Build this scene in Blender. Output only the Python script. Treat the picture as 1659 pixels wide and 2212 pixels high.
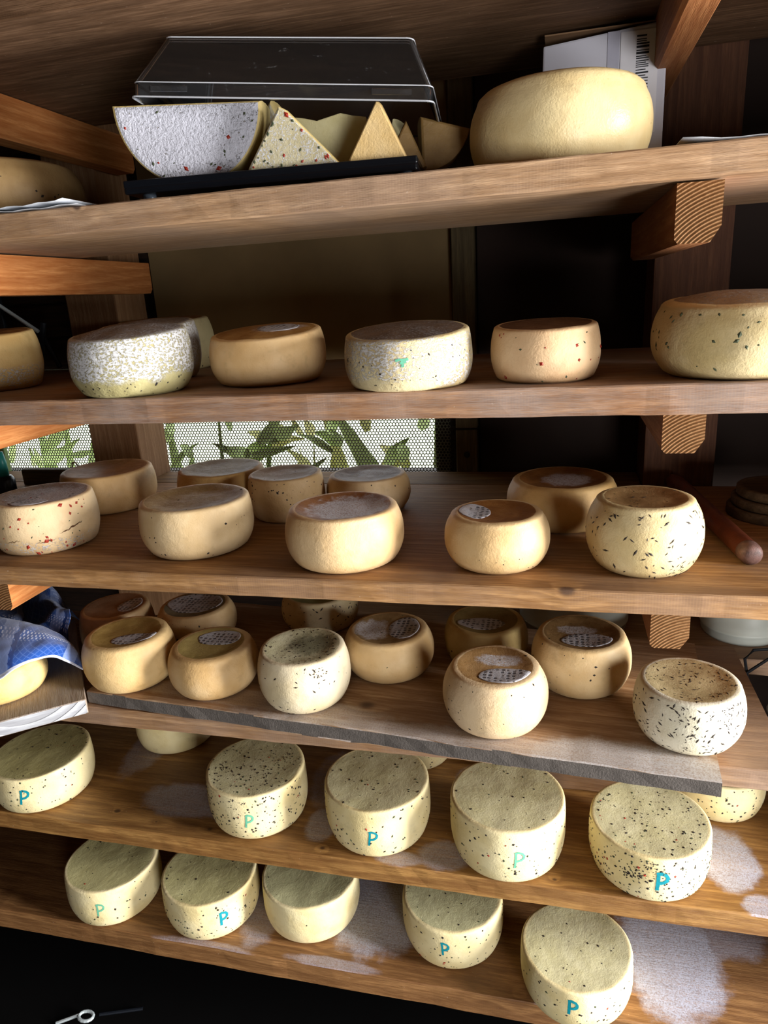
import bpy, bmesh, math, random
from mathutils import Vector, Matrix, noise as mnoise

for o in list(bpy.data.objects):
    bpy.data.objects.remove(o, do_unlink=True)
scene = bpy.context.scene
COL = scene.collection
G0 = 1.62            # camera height above the floor; all z below are relative to the camera
rnd = random.Random(7)

# ------------------------------------------------------------------ camera
cam_d = bpy.data.cameras.new('camera')
cam = bpy.data.objects.new('camera', cam_d)
COL.objects.link(cam)
R_ = ((0.9715221, 0.01514093, -0.23646473), (0.23018696, -0.29701813, 0.92671149), (-0.05620303, -0.95475179, -0.29204492))
m = Matrix.Identity(4)
for i in range(3):
    m[i][0] = R_[i][0]; m[i][1] = -R_[i][1]; m[i][2] = -R_[i][2]
m[2][3] = G0
cam.matrix_world = m
cam_d.sensor_fit = 'VERTICAL'; cam_d.sensor_height = 36.0
cam_d.lens = 1512.98 / 2212 * 36.0
cam_d.clip_start = 0.02; cam_d.clip_end = 100
scene.camera = cam

# ------------------------------------------------------------------ world, daylight, exposure
world = bpy.data.worlds.new('overcast_sky'); scene.world = world; world.use_nodes = True
bg = world.node_tree.nodes['Background']
bg.inputs['Color'].default_value = (0.93, 0.97, 1.0, 1); bg.inputs['Strength'].default_value = 4.0

def area(name, loc, rot, sx, sy, watts, col):
    d = bpy.data.lights.new(name, 'AREA'); d.shape = 'RECTANGLE'; d.size = sx; d.size_y = sy
    d.energy = watts; d.color = col
    o = bpy.data.objects.new(name, d); COL.objects.link(o)
    o.location = (loc[0], loc[1], loc[2] + G0); o.rotation_euler = rot
    return o
# daylight in the narrow doorway of the right wall and in the low opening of the front wall
area('doorway_daylight', (2.36, 0.50, -0.50), (0, math.radians(90), 0), 1.80, 0.58, 250, (1.0, 0.99, 0.99))
area('opening_daylight', (1.60, -1.66, -0.90), (math.radians(90), 0, 0), 1.00, 1.25, 80, (1.0, 0.99, 0.99))
vs = scene.view_settings
scene.display_settings.display_device = 'sRGB'
vs.view_transform = 'Standard'; vs.look = 'None'; vs.gamma = 1.0; vs.use_curve_mapping = False
vs.exposure = 0.0
cy = scene.cycles
cy.max_bounces = 5; cy.diffuse_bounces = 3; cy.glossy_bounces = 3; cy.transmission_bounces = 4; cy.transparent_max_bounces = 10
cy.caustics_reflective = False; cy.caustics_refractive = False

# ------------------------------------------------------------------ helpers
def hx(h):
    h = h.lstrip('#'); c = []
    for i in (0, 2, 4):
        v = int(h[i:i+2], 16) / 255
        c.append(v / 12.92 if v <= .04045 else ((v + .055) / 1.055) ** 2.4)
    return (*c, 1.0)

class NT:
    """tiny node-graph writer"""
    def __init__(s, name):
        s.mat = bpy.data.materials.new(name); s.mat.use_nodes = True
        s.t = s.mat.node_tree; s.t.nodes.clear()
        s.out = s.t.nodes.new('ShaderNodeOutputMaterial')
    def n(s, typ, **kw):
        nd = s.t.nodes.new(typ)
        for k, v in kw.items(): setattr(nd, k, v)
        return nd
    def put(s, sock, v):
        if isinstance(v, bpy.types.NodeSocket): s.t.links.new(v, sock)
        elif v is not None:
            try: sock.default_value = v
            except Exception:
                sock.default_value = tuple(v)[:len(sock.default_value)]
    def m(s, op, a, b=None, c=None, clamp=False):
        nd = s.n('ShaderNodeMath', operation=op); nd.use_clamp = clamp
        s.put(nd.inputs[0], a); s.put(nd.inputs[1], b); s.put(nd.inputs[2], c)
        return nd.outputs[0]
    def vm(s, op, a, b=None):
        nd = s.n('ShaderNodeVectorMath', operation=op)
        s.put(nd.inputs[0], a)
        if b is not None:
            if op == 'SCALE': s.put(nd.inputs['Scale'], b)
            else: s.put(nd.inputs[1], b)
        return nd.outputs['Value'] if op in ('LENGTH', 'DOT_PRODUCT') else nd.outputs[0]
    def mix(s, f, a, b, bt='MIX'):
        nd = s.n('ShaderNodeMix', data_type='RGBA', blend_type=bt)
        s.put(nd.inputs[0], f); s.put(nd.inputs[6], a); s.put(nd.inputs[7], b)
        return nd.outputs[2]
    def sm(s, v, a, b, lo=0.0, hi=1.0):
        nd = s.n('ShaderNodeMapRange', interpolation_type='SMOOTHSTEP')
        s.put(nd.inputs[0], v); s.put(nd.inputs[1], a); s.put(nd.inputs[2], b); s.put(nd.inputs[3], lo); s.put(nd.inputs[4], hi)
        return nd.outputs[0]
    def noise(s, v, sc, det=3.0, rough=.55, dist=0.0):
        nd = s.n('ShaderNodeTexNoise'); s.put(nd.inputs['Vector'], v)
        nd.inputs['Scale'].default_value = sc; nd.inputs['Detail'].default_value = det
        nd.inputs['Roughness'].default_value = rough; nd.inputs['Distortion'].default_value = dist
        return nd.outputs['Fac']
    def vor(s, v, sc, feat='F1', rand=1.0):
        nd = s.n('ShaderNodeTexVoronoi', feature=feat); s.put(nd.inputs['Vector'], v)
        nd.inputs['Scale'].default_value = sc; nd.inputs['Randomness'].default_value = rand
        return nd.outputs['Distance']
    def sep(s, v):
        nd = s.n('ShaderNodeSeparateXYZ'); s.put(nd.inputs[0], v); return nd.outputs
    def com(s, x, y, z):
        nd = s.n('ShaderNodeCombineXYZ'); s.put(nd.inputs[0], x); s.put(nd.inputs[1], y); s.put(nd.inputs[2], z); return nd.outputs[0]
    def obj(s): return s.n('ShaderNodeTexCoord').outputs['Object']
    def uv(s): return s.n('ShaderNodeTexCoord').outputs['UV']
    def geo(s, k): return s.n('ShaderNodeNewGeometry').outputs[k]
    def rand(s): return s.n('ShaderNodeObjectInfo').outputs['Random']
    def attr(s, a):
        nd = s.n('ShaderNodeAttribute'); nd.attribute_name = a; return nd.outputs['Fac']
    def bump(s, h, st=.3, d=.002):
        nd = s.n('ShaderNodeBump'); s.put(nd.inputs['Height'], h)
        nd.inputs['Strength'].default_value = st; nd.inputs['Distance'].default_value = d
        return nd.outputs[0]
    def bsdf(s, col, rough=.6, normal=None, metal=0.0, spec=.4, sss=0.0, sssr=.006, sheen=0.0, coat=0.0):
        b = s.n('ShaderNodeBsdfPrincipled')
        s.put(b.inputs['Base Color'], col); s.put(b.inputs['Roughness'], rough); s.put(b.inputs['Metallic'], metal)
        s.put(b.inputs['Specular IOR Level'], spec)
        if normal is not None: s.put(b.inputs['Normal'], normal)
        if sss:
            b.inputs['Subsurface Weight'].default_value = sss; b.inputs['Subsurface Radius'].default_value = (1.0, .6, .3)
            b.inputs['Subsurface Scale'].default_value = sssr
        b.inputs['Sheen Weight'].default_value = sheen
        b.inputs['Coat Weight'].default_value = coat
        s.t.links.new(b.outputs[0], s.out.inputs[0])
        return s.mat

def simple(name, h, rough=.6, metal=0.0, spec=.4, var=.12, sc=25.0, bump=.15, coat=0.0):
    g = NT(name); p = g.vm('ADD', g.obj(), g.vm('SCALE', (3.1, 7.7, 5.3), g.rand()))
    c = hx(h); n1 = g.noise(p, sc, 4)
    lo = tuple(v * (1 - var * 1.6) for v in c[:3]) + (1,); hi = tuple(min(1, v * (1 + var)) for v in c[:3]) + (1,)
    return g.bsdf(g.mix(n1, lo, hi), rough, g.bump(g.noise(p, sc * 6, 3), bump, .001), metal, spec, coat=coat)

def wood(name, dark, mid, light, axis='x', org=(0, 0, 0), stains=(), knots=(), rough=.72, saw=0.0, grey=0.0, ring=38.0, bumpk=.5, stain_col='c2c3d4', spec=.25, endgrain=False):
    """plank: streaky grain along axis, year-ring bands, knots, saw marks on the long edges, salt stains"""
    g = NT(name); P0 = g.obj()
    P = g.vm('ADD', P0, g.vm('SCALE', (2.3, 1.7, 3.1), g.rand()))
    st = {'x': (1, 14, 14), 'y': (14, 1, 14), 'z': (14, 14, 1)}[axis]
    V = g.vm('MULTIPLY', P, st)
    warp = g.noise(V, .55, 2)
    xyz = g.sep(P)
    across = {'x': g.m('ADD', xyz[1], g.m('MULTIPLY', xyz[2], .7)), 'y': g.m('ADD', xyz[0], g.m('MULTIPLY', xyz[2], .7)), 'z': g.m('ADD', xyz[0], g.m('MULTIPLY', xyz[1], .7))}[axis]
    if endgrain:
        across = g.vm('LENGTH', g.vm('SUBTRACT', P0, endgrain))
    u = g.m('ADD', g.m('MULTIPLY', across, ring), g.m('MULTIPLY', warp, 7.0 if not endgrain else 1.2))
    O = g.sep(P0)
    kd = None
    for (kx, ky, kr) in knots:
        d = g.vm('LENGTH', g.com(g.m('MULTIPLY', g.m('SUBTRACT', O[0], kx - org[0]), .75), g.m('SUBTRACT', O[1], ky - org[1]), g.m('MULTIPLY', g.m('SUBTRACT', O[2], .038), .8)))
        k = g.m('DIVIDE', d, kr)
        kd = k if kd is None else g.m('MINIMUM', kd, k)
    if kd is not None:
        u = g.m('ADD', u, g.m('MULTIPLY', g.m('POWER', 2.718, g.m('MULTIPLY', kd, -.6)), 1.8))
    fr = g.m('FRACT', u)
    band = g.m('MULTIPLY', g.sm(fr, .0, .75), g.sm(fr, 1.0, .86))
    fib = g.noise(V, 14, 3, .65)
    fine = g.noise(g.vm('MULTIPLY', P, {'x': (1, 26, 26), 'y': (26, 1, 26), 'z': (26, 26, 1)}[axis]), 42, 2, .6)
    blot = g.noise(P, 4.5, 3, .6)
    c = g.mix(g.sm(fib, .3, .72), hx(dark), hx(light))
    c = g.mix(.45, c, hx(mid))
    c = g.mix(g.m('MULTIPLY', band, .5), c, hx(dark))
    c = g.mix(g.m('MULTIPLY', g.sm(blot, .45, .75), .45), c, hx(dark))
    c = g.mix(g.m('MULTIPLY', g.sm(fine, .5, .75), .45), c, hx(dark))
    h = g.m('ADD', g.m('MULTIPLY', fib, .8), g.m('MULTIPLY', fine, .6))
    if endgrain:
        h = g.m('MULTIPLY', band, -.9); c = g.mix(g.m('MULTIPLY', band, .6), c, hx(dark))
    if kd is not None:
        c = g.mix(g.m('MULTIPLY', g.sm(kd, 1.15, .5), .85), c, hx('3a2012'))
    if grey:
        gm = g.m('MULTIPLY', g.sm(g.m('ADD', blot, g.m('MULTIPLY', fine, .5)), .55, .95), grey)
        c = g.mix(gm, c, hx('a59a92'))
    if saw:
        N = g.sep(g.geo('Normal'))
        face = g.sm(g.m('ABSOLUTE', N[1]), .6, .85)
        hatch = g.m('SINE', g.m('ADD', g.m('MULTIPLY', xyz[0], 1500.0), g.m('MULTIPLY', g.noise(P, 6, 2), 14.0)))
        hatch = g.m('MULTIPLY', g.m('MULTIPLY', hatch, g.sm(g.noise(P, 9, 2), .4, .65)), face)
        c = g.mix(g.m('MULTIPLY', g.m('MULTIPLY', g.sm(hatch, 0, 1), .10), saw), c, hx(light))
        top = g.sm(N[2], .6, .9)
        fl = g.sm(g.noise(P, 160, 2), .72, .8)
        c = g.mix(g.m('MULTIPLY', fl, .35), c, hx('d8c8b4'))
    ro = rough
    if stains:
        sm_ = None
        wob = g.m('MULTIPLY', g.m('SUBTRACT', g.noise(P0, 22, 5, .7), .5), .7)
        Nz = g.sm(g.sep(g.geo('Normal'))[2], .3, .8)
        for (sx, sy, rx, ry, k) in stains:
            d = g.vm('LENGTH', g.com(g.m('DIVIDE', g.m('SUBTRACT', O[0], sx - org[0]), rx), g.m('DIVIDE', g.m('SUBTRACT', O[1], sy - org[1]), ry), 0.0))
            mk = g.m('MULTIPLY', g.sm(g.m('ADD', d, wob), 1.05, .72), k)
            sm_ = mk if sm_ is None else g.m('MAXIMUM', sm_, mk)
        gr = g.sm(g.noise(P0, 380, 3, .7), .30, .62, .35, 1.0)
        sm_ = g.m('MULTIPLY', g.m('MULTIPLY', sm_, gr, clamp=True), Nz)
        c = g.mix(sm_, c, hx(stain_col))
    return g.bsdf(c, ro, g.bump(h, bumpk, .0025), 0, spec)

def link(name, verts, faces, mat, parent=None, loc=(0, 0, 0), smooth=False, rz=0.0, cam_z=True):
    me = bpy.data.meshes.new(name); me.from_pydata([tuple(v) for v in verts], [], faces); me.update()
    if smooth:
        me.polygons.foreach_set('use_smooth', [True] * len(me.polygons))
    if mat is not None: me.materials.append(mat)
    o = bpy.data.objects.new(name, me); COL.objects.link(o)
    if parent is not None:
        o.parent = parent; o.location = loc
    else:
        o.location = (loc[0], loc[1], loc[2] + G0)
    o.rotation_euler = (0, 0, rz)
    return o

def empty(name, loc, rz=0.0):
    o = bpy.data.objects.new(name, None); COL.objects.link(o); o.empty_display_size = .05
    o.location = (loc[0], loc[1], loc[2] + G0); o.rotation_euler = (0, 0, rz); return o

def tag(o, label=None, cat=None, group=None, kind=None):
    if label: o['label'] = label
    if cat: o['category'] = cat
    if group: o['group'] = group
    if kind: o['kind'] = kind
    return o

def bm_out(bm, name, mat, parent=None, loc=(0, 0, 0), smooth=False, rz=0.0):
    me = bpy.data.meshes.new(name); bm.to_mesh(me); bm.free()
    if smooth: me.polygons.foreach_set('use_smooth', [True] * len(me.polygons))
    if mat is not None: me.materials.append(mat)
    o = bpy.data.objects.new(name, me); COL.objects.link(o)
    if parent is not None: o.parent = parent; o.location = loc
    else: o.location = (loc[0], loc[1], loc[2] + G0)
    o.rotation_euler = (0, 0, rz); return o

def add_box(bm, x0, x1, y0, y1, z0, z1, bev=0.0, seg=2, mat4=None):
    r = bmesh.ops.create_cube(bm, size=1.0)
    M = Matrix.Translation(((x0+x1)/2, (y0+y1)/2, (z0+z1)/2)) @ Matrix.Diagonal((x1-x0, y1-y0, z1-z0, 1))
    bmesh.ops.transform(bm, matrix=M, verts=r['verts'])
    vs_ = r['verts']
    if bev:
        es = list({e for v in vs_ for e in v.link_edges})
        rr = bmesh.ops.bevel(bm, geom=es, offset=bev, segments=seg, affect='EDGES', profile=.6)
        vs_ = rr['verts']
    if mat4 is not None:
        bmesh.ops.transform(bm, matrix=mat4, verts=list({v for v in vs_}))
    return vs_

def tube(bm, pts, r, n=8, r_end=None, caps=True):
    pts = [Vector(p) for p in pts]; rings = []
    up = Vector((0, 0, 1))
    for i, p in enumerate(pts):
        t = (pts[min(i+1, len(pts)-1)] - pts[max(i-1, 0)]).normalized()
        a = up if abs(t.dot(up)) < .95 else Vector((1, 0, 0))
        x = t.cross(a).normalized(); y = t.cross(x).normalized()
        rr = r if r_end is None else r + (r_end - r) * i / max(1, len(pts)-1)
        rings.append([bm.verts.new(p + (x*math.cos(2*math.pi*k/n) + y*math.sin(2*math.pi*k/n))*rr) for k in range(n)])
    for a, b in zip(rings, rings[1:]):
        for k in range(n):
            bm.faces.new((a[k], a[(k+1) % n], b[(k+1) % n], b[k]))
    if caps:
        bm.faces.new(rings[0]); bm.faces.new(rings[-1][::-1])
    bmesh.ops.recalc_face_normals(bm, faces=bm.faces)

def lathe(prof, n=48, cx=0, cy=0):
    """prof: list of (r, z) from bottom axis to top axis"""
    verts = []; faces = []; idx = []
    for r, z in prof:
        if r < 1e-6:
            idx.append([len(verts)]); verts.append((cx, cy, z))
        else:
            idx.append(list(range(len(verts), len(verts)+n)))
            verts += [(cx + r*math.cos(2*math.pi*k/n), cy + r*math.sin(2*math.pi*k/n), z) for k in range(n)]
    for a, b in zip(idx, idx[1:]):
        for k in range(n):
            k2 = (k+1) % n
            if len(a) == 1 and len(b) == 1: continue
            if len(a) == 1: faces.append((a[0], b[k2], b[k]))
            elif len(b) == 1: faces.append((a[k], a[k2], b[0]))
            else: faces.append((a[k], a[k2], b[k2], b[k]))
    return verts, faces

def board(name, x0, x1, y0, y1, z0, z1, mat, bev=.002, wav=.0012, parent=None, rz=0.0, cham=0.0):
    """a plank subdivided along its length so that edges are slightly uneven"""
    cx, cy, cz = (x0+x1)/2, (y0+y1)/2, z0
    L = x1-x0; n = max(4, int(L/.03)); W = y1-y0; T = z1-z0
    prof = [(-W/2+bev, 0), (W/2-bev, 0), (W/2, bev), (W/2, T-bev), (W/2-bev, T), (0, T), (-W/2+bev, T), (-W/2, T-bev), (-W/2, bev)]
    verts = []; faces = []; k = len(prof)
    for i in range(n+1):
        x = -L/2 + L*i/n
        for j, (y, z) in enumerate(prof):
            dy = dz = 0
            if j in (6, 7, 8, 0):
                dy = wav*2*mnoise.noise(Vector((x*7+cx*3, j*.2, cz*9))) + wav*mnoise.noise(Vector((x*40, j*1.3, cz*9)))
                dz = wav*.8*mnoise.noise(Vector((x*25, j*2.1+5, cz*4)))
            verts.append((x, y+dy, z + (dz if j in (6, 0) else 0)))
    for i in range(n):
        for j in range(k):
            faces.append((i*k+j, i*k+(j+1) % k, (i+1)*k+(j+1) % k, (i+1)*k+j))
    faces.append(tuple(range(k))[::-1]); faces.append(tuple(n*k+j for j in range(k)))
    o = link(name, verts, faces, mat, parent, (cx, cy, cz), rz=rz)
    bm = bmesh.new(); bm.from_mesh(o.data); bmesh.ops.recalc_face_normals(bm, faces=bm.faces); bm.to_mesh(o.data); bm.free(); o.data.update()
    return o
# ------------------------------------------------------------------ the room
M_darkwall = wood('dark_wall_wood', '140d08', '2a1b11', '38261a', 'x', bumpk=.3)
M_tanpanel = simple('tan_plywood', '75603e', .85, var=.2, sc=9)
M_brownpanel = simple('brown_board', '24160e', .9, var=.25, sc=7)
M_floor = simple('stone_floor', '0b0a0a', .95, spec=.05, var=.2, sc=6)  # near-black colour stands in for the shade below the lowest shelf
M_ceil = wood('ceiling_wood', '2c1c10', '4a3120', '5c4029', 'x')
M_batten = wood('batten_wood', '3e331f', '55482e', '685a3c', 'z')
XL, XR, YF, YB, ZF, ZC = -1.86, 2.40, -1.7, 1.76, -1.62, .92

def struct(name, boxes, mat):
    bm = bmesh.new()
    for b in boxes: add_box(bm, *b)
    return tag(bm_out(bm, name, mat), kind='structure')
struct('floor', [(XL-.1, XR+.1, YF-.1, YB+.1, ZF-.08, ZF)], M_floor)
struct('ceiling', [(XL-.1, XR+.1, YF-.1, YB+.1, ZC, ZC+.06)], M_ceil)
struct('wall_front', [(XL-.1, 1.08, YF-.1, YF, ZF, ZC), (2.12, XR+.1, YF-.1, YF, ZF, ZC), (1.08, 2.12, YF-.1, YF, ZF, -1.54), (1.08, 2.12, YF-.1, YF, -.26, ZC)], M_darkwall)
# right wall with the wide doorway
struct('wall_left', [(XL-.08, XL, YF, YB+.1, ZF, ZC)], M_darkwall)
struct('wall_right', [(XR, XR+.08, YF, .2, ZF, ZC), (XR, XR+.08, .8, YB+.1, ZF, ZC), (XR, XR+.08, .2, .8, .41, ZC), (XR, XR+.08, .2, .8, ZF, -1.41)], M_darkwall)
struct('unseen_shade_panel', [(.80, .83, 1.02, YB, ZF, ZC)], M_darkwall)   # unseen panel added to keep side light off the rack's back right
# back wall: opening behind the perforated sheet
OX0, OX1, OZ0, OZ1 = -1.70, -.300, -.446, -.165
wb = struct('wall_back', [(XL, OX0, YB, YB+.06, ZF, ZC), (OX1, XR, YB, YB+.06, ZF, ZC), (OX0, OX1, YB, YB+.06, ZF, OZ0), (OX0, OX1, YB, YB+.06, OZ1, ZC)], M_darkwall)
def wall_piece(name, x0, x1, y0, y1, z0, z1, mat, bev=.002):
    bm = bmesh.new(); add_box(bm, -(x1-x0)/2, (x1-x0)/2, -(y1-y0)/2, (y1-y0)/2, 0, z1-z0, bev, 1)
    o = bm_out(bm, name, mat, wb, ((x0+x1)/2, (y0+y1)/2, z0)); return o
wall_piece('panel', -1.04, -.246, YB-.012, YB-.001, -.150, ZC-.01, M_tanpanel)
wall_piece('panel', -.186, .9, YB-.012, YB-.001, ZF+.01, ZC-.01, M_brownpanel)
M_plank = wood('dark_plank_wood', '170e08', '2c1a10', '3d281a', 'x')
for i in range(11):
    wall_piece('plank', -1.84, -1.2, YB-.018, YB-.001, -.145+i*.092, -.145+i*.092+.086, M_plank, .004)
bt = wall_piece('batten', -.243, -.189, YB-.034, YB-.001, -.322, ZC-.01, M_batten)
bt2 = wall_piece('batten', -.243, -.189, YB-.036, YB-.001, -.60, -.326, M_batten)
v, f = lathe([(0, -.002), (.0075, -.002), (.0075, .001), (.005, .0025), (0, .0025)], 14)
sc = link('screw', v, f, simple('dark_screw', '1d1c1c', .5, .6), bt2, (0, -.0195, .212)); sc.rotation_euler = (math.pi/2, 0, 0)

# perforated metal sheet over the opening: hexagonal cells with round-ish holes
def perforated():
    pit = .0086; hx_ = pit/math.sqrt(3)
    px0, px1, pz0, pz1 = -1.64, -.262, -.440, -.172
    verts = []; faces = []; n = 0; row = 0; z = pz0
    ro, ri = hx_, hx_*.74; th = .0012
    while z < pz1:
        x = px0 + (pit/2 if row % 2 else 0)
        while x < px1:
            for rad, y in ((ro, 0), (ri, 0), (ri, th)):
                for k in range(6):
                    a = math.pi/6 + k*math.pi/3
                    verts.append((x + rad*math.cos(a), y, z + rad*math.sin(a)))
            for k in range(6):
                k2 = (k+1) % 6
                faces.append((n+k, n+k2, n+6+k2, n+6+k)); faces.append((n+6+k, n+6+k2, n+12+k2, n+12+k))
            n += 18; x += pit
        z += hx_*1.5; row += 1
    return verts, faces
v, f = perforated()
M_sheet = simple('painted_sheet_metal', '59594a', .5, .35, var=.15)
sheet = link('perforated_metal_sheet', v, f, M_sheet, None, (0, YB-.012, 0))
tag(sheet, 'dark perforated metal sheet with daylight shining through its round holes, behind the shelves', 'metal sheet')
bm = bmesh.new(); add_box(bm, -1.64, -1.60, YB-.030, YB-.013, -.46, -.15, .002, 1)
tag(bm_out(bm, 'trim_1', simple('green_paint', '8fa86a', .6)), kind='structure')

# what stands outside behind the sheet
struct('ground_outside', [(-14, 14, YB+.1, 40, ZF-.1, ZF-.04)], simple('pale_gravel', 'c6cdb0', .9, var=.25, sc=1.2))
M_leaf = simple('green_leaf', 'a3b868', .5, var=.35, sc=8)
M_leaf2 = simple('olive_leaf', 'aca864', .5, var=.3, sc=8)
def blade(parent, base, tip, width, bend, mat, nm='leaf'):
    b0 = Vector(base); t0 = Vector(tip); d = t0-b0; side = d.cross(Vector((0, 1, 0))).normalized()
    vs_ = []; fs = []; n = 10
    for i in range(n+1):
        s = i/n; c = b0 + d*s + Vector((0, bend*math.sin(s*math.pi), 0)) + side*bend*.8*math.sin(s*math.pi)
        w = width*(.35+.65*math.sin(min(1, s*1.4+.1)*math.pi*.85)) * (1-s**4)
        for q in (-1, 0, 1): vs_.append(c + side*w*q*.5 + Vector((0, .006*(1-abs(q)), 0)))
        if i: 
            for q in range(2):
                a = (i-1)*3+q; fs.append((a, a+1, a+4, a+3))
    return link(nm, vs_, fs, mat, parent, (0, 0, 0), True)
def plant(loc, label, blades, mat):
    e = empty('leafy_plant', loc); tag(e, label, 'plant', 'plants outside the perforated sheet')
    rg = random.Random(len(label)); blades = list(blades)
    for q in range(15):
        xa = rg.uniform(-.32, .32); za = rg.uniform(.95, 1.25); an = rg.uniform(.2, 2.9); ln = rg.uniform(.08, .2)
        blades.append((xa, za, xa+ln*math.cos(an), za+ln*math.sin(an)*.7, rg.uniform(.025, .06), rg.uniform(-.03, .03)))
    for (x0, z0, x1, z1, w, b) in blades: blade(e, (x0, 0, z0), (x1, .05, z1), w, b, mat)
    bm = bmesh.new(); tube(bm, [(0, 0, 0), (.02, .02, .35), (0, .03, .8)], .012, 6); bm_out(bm, 'stem', mat, e)
plant((-1.20, 2.3, ZF-.04), 'green strappy plant outside the left part of the perforated sheet', [(0, .3, .0, 1.42, .035, .02), (.1, .3, .22, 1.42, .04, .02), (-.1, .5, -.22, 1.30, .10, .05), (-.1, .4, -.06, 1.10, .12, .03), (0, .4, .30, 1.02, .10, .03)], M_leaf)
plant((-.88, 2.66, ZF-.04), 'olive plant with broad leaves outside the middle of the perforated sheet', [(.10, .75, -.10, 1.42, .055, -.02), (.02, .4, .0, 1.12, .16, .03), (-.05, .4, -.16, 1.08, .08, -.03), (.1, .5, .26, 1.10, .22, .03), (-.1, .5, -.09, 1.16, .02, .01)], M_leaf2)
plant((-.46, 2.34, ZF-.04), 'low dark leafed plant outside near the edge of the perforated sheet', [(.02, .6, -.34, 1.33, .13, -.06), (0, .5, .06, 1.44, .035, -.03), (.1, .5, .12, 1.06, .26, .02), (-.15, .5, -.02, 1.06, .25, -.03)], M_leaf)
plant((-1.95, 2.4, ZF-.04), 'bushy green plant outside the far left of the perforated sheet', [(0, .4, -.12, 1.28, .16, .04), (0, .4, .12, 1.18, .14, -.04), (.05, .4, .30, 1.22, .10, .04), (0, .5, .02, 1.36, .07, .02), (.1, .5, .22, 1.05, .2, .02)], M_leaf)

# ------------------------------------------------------------------ rack: posts, beams, shelf boards
M_fir = wood('orange_fir', 'a05a2a', 'cc8448', 'de9e62', 'y', ring=60, rough=.6)
M_post = wood('post_wood', '7e5a3c', '9c7552', 'b08a66', 'z', ring=45)
M_postr = wood('red_brown_post_wood', '44281a', '5e3c26', '704c34', 'z', ring=45)
def post(x0, x1, y0, y1, mat, label):
    bm = bmesh.new(); add_box(bm, -(x1-x0)/2, (x1-x0)/2, -(y1-y0)/2, (y1-y0)/2, 0, ZC-ZF-.002, .004, 2)
    tag(bm_out(bm, 'post', mat, None, ((x0+x1)/2, (y0+y1)/2, ZF)), label, 'post', 'posts of the rack')
post(-1.198, -1.058, 1.60, 1.735, M_post, 'thick pale wooden post behind the left end of the shelves')
post(.190, .335, 1.60, 1.735, M_postr, 'reddish brown wooden post behind the right end of the shelves')

def beam(x0, x1, y0, y1, z0, z1, mat, endmat, label, ch=.012):
    w = x1-x0; h = z1-z0; L = y1-y0
    prof = [(-w/2, h), (-w/2, .006), (-w/2+.005, 0), (w/2-ch, 0), (w/2, ch*1.6), (w/2, h)]
    verts = []; faces = []; k = len(prof)
    for y in (0.0, L*.25, L*.5, L*.75, L):
        for (x, z) in prof: verts.append((x, y, z))
    for i in range(4):
        for j in range(k): faces.append((i*k+j, i*k+(j+1) % k, (i+1)*k+(j+1) % k, (i+1)*k+j))
    faces.append(tuple(range(k))[::-1]); faces.append(tuple(4*k+j for j in range(k)))
    o = link('support_beam', verts, faces, mat, None, ((x0+x1)/2, y0, z0))
    o.data.materials.append(endmat)
    bm = bmesh.new(); bm.from_mesh(o.data); bmesh.ops.recalc_face_normals(bm, faces=bm.faces)
    for fc in bm.faces:
        if abs(fc.normal.y) > .9: fc.material_index = 1
    bm.to_mesh(o.data); bm.free()
    tag(o, label, 'beam', 'beams under the shelves')
M_end = wood('end_grain', '8a5c34', 'b98a58', 'd0a473', 'y', ring=230, endgrain=(.05, 0, -.06), bumpk=.9)
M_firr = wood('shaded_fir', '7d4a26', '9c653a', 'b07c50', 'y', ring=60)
B = [(.322, .398), (.044, .116), (-.229, -.174), (-.530, -.474)]
nm_ = ['top', 'second', 'third', 'fourth']
for (z0, z1), s in zip(B, ['top of the picture', 'shelf with the display tray', 'shelf of five cheeses beneath it', 'shelf with the brown stick']):
    beam(-1.055, -1.0, 1.02, 1.68, z0, z1, M_fir, M_end, 'orange fir beam at the left, under the ' + s, .006)
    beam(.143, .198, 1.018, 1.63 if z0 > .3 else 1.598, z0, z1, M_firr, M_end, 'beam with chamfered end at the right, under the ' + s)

def shelf(name, x0, x1, y0, y1, z0, z1, mat, label, **kw):
    o = board(name, x0, x1, y0, y1, z0, z1, mat, **kw); tag(o, label, 'shelf', 'long shelf boards'); return o
oc = lambda x0, x1, y0, y1: ((x0+x1)/2, (y0+y1)/2, 0)
X0, X1 = -1.84, .78
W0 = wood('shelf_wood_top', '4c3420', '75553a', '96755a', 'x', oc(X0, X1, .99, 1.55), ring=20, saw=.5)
W1 = wood('shelf_wood_tray', '8a6644', 'b8916a', 'd2ae88', 'x', oc(X0, X1, 1.0, 1.42), saw=1.0, knots=[(-.70, 1.0, .006)], grey=.25)
W2 = wood('shelf_wood_five', '70492e', 'a67a54', 'c09570', 'x', oc(X0, X1, 1.0, 1.62), saw=1.0, grey=.55)
W3 = wood('shelf_wood_stick', '7a522a', 'b0814c', 'cb9f6c', 'x', oc(X0, X1, 1.0, 1.72), saw=1.0, grey=.2, knots=[(.03, 1.013, .006), (.02, 1.06, .012), (-.44, 1.03, .004)])
W3r = wood('shelf_wood_rear', '5e4020', '8a6636', '9e7a48', 'x', saw=.3)
W4 = wood('shelf_wood_base', '7a5636', 'ab8258', 'c49e76', 'x', oc(X0, .357, 1.0, 1.44), saw=.6, grey=.3)
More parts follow.
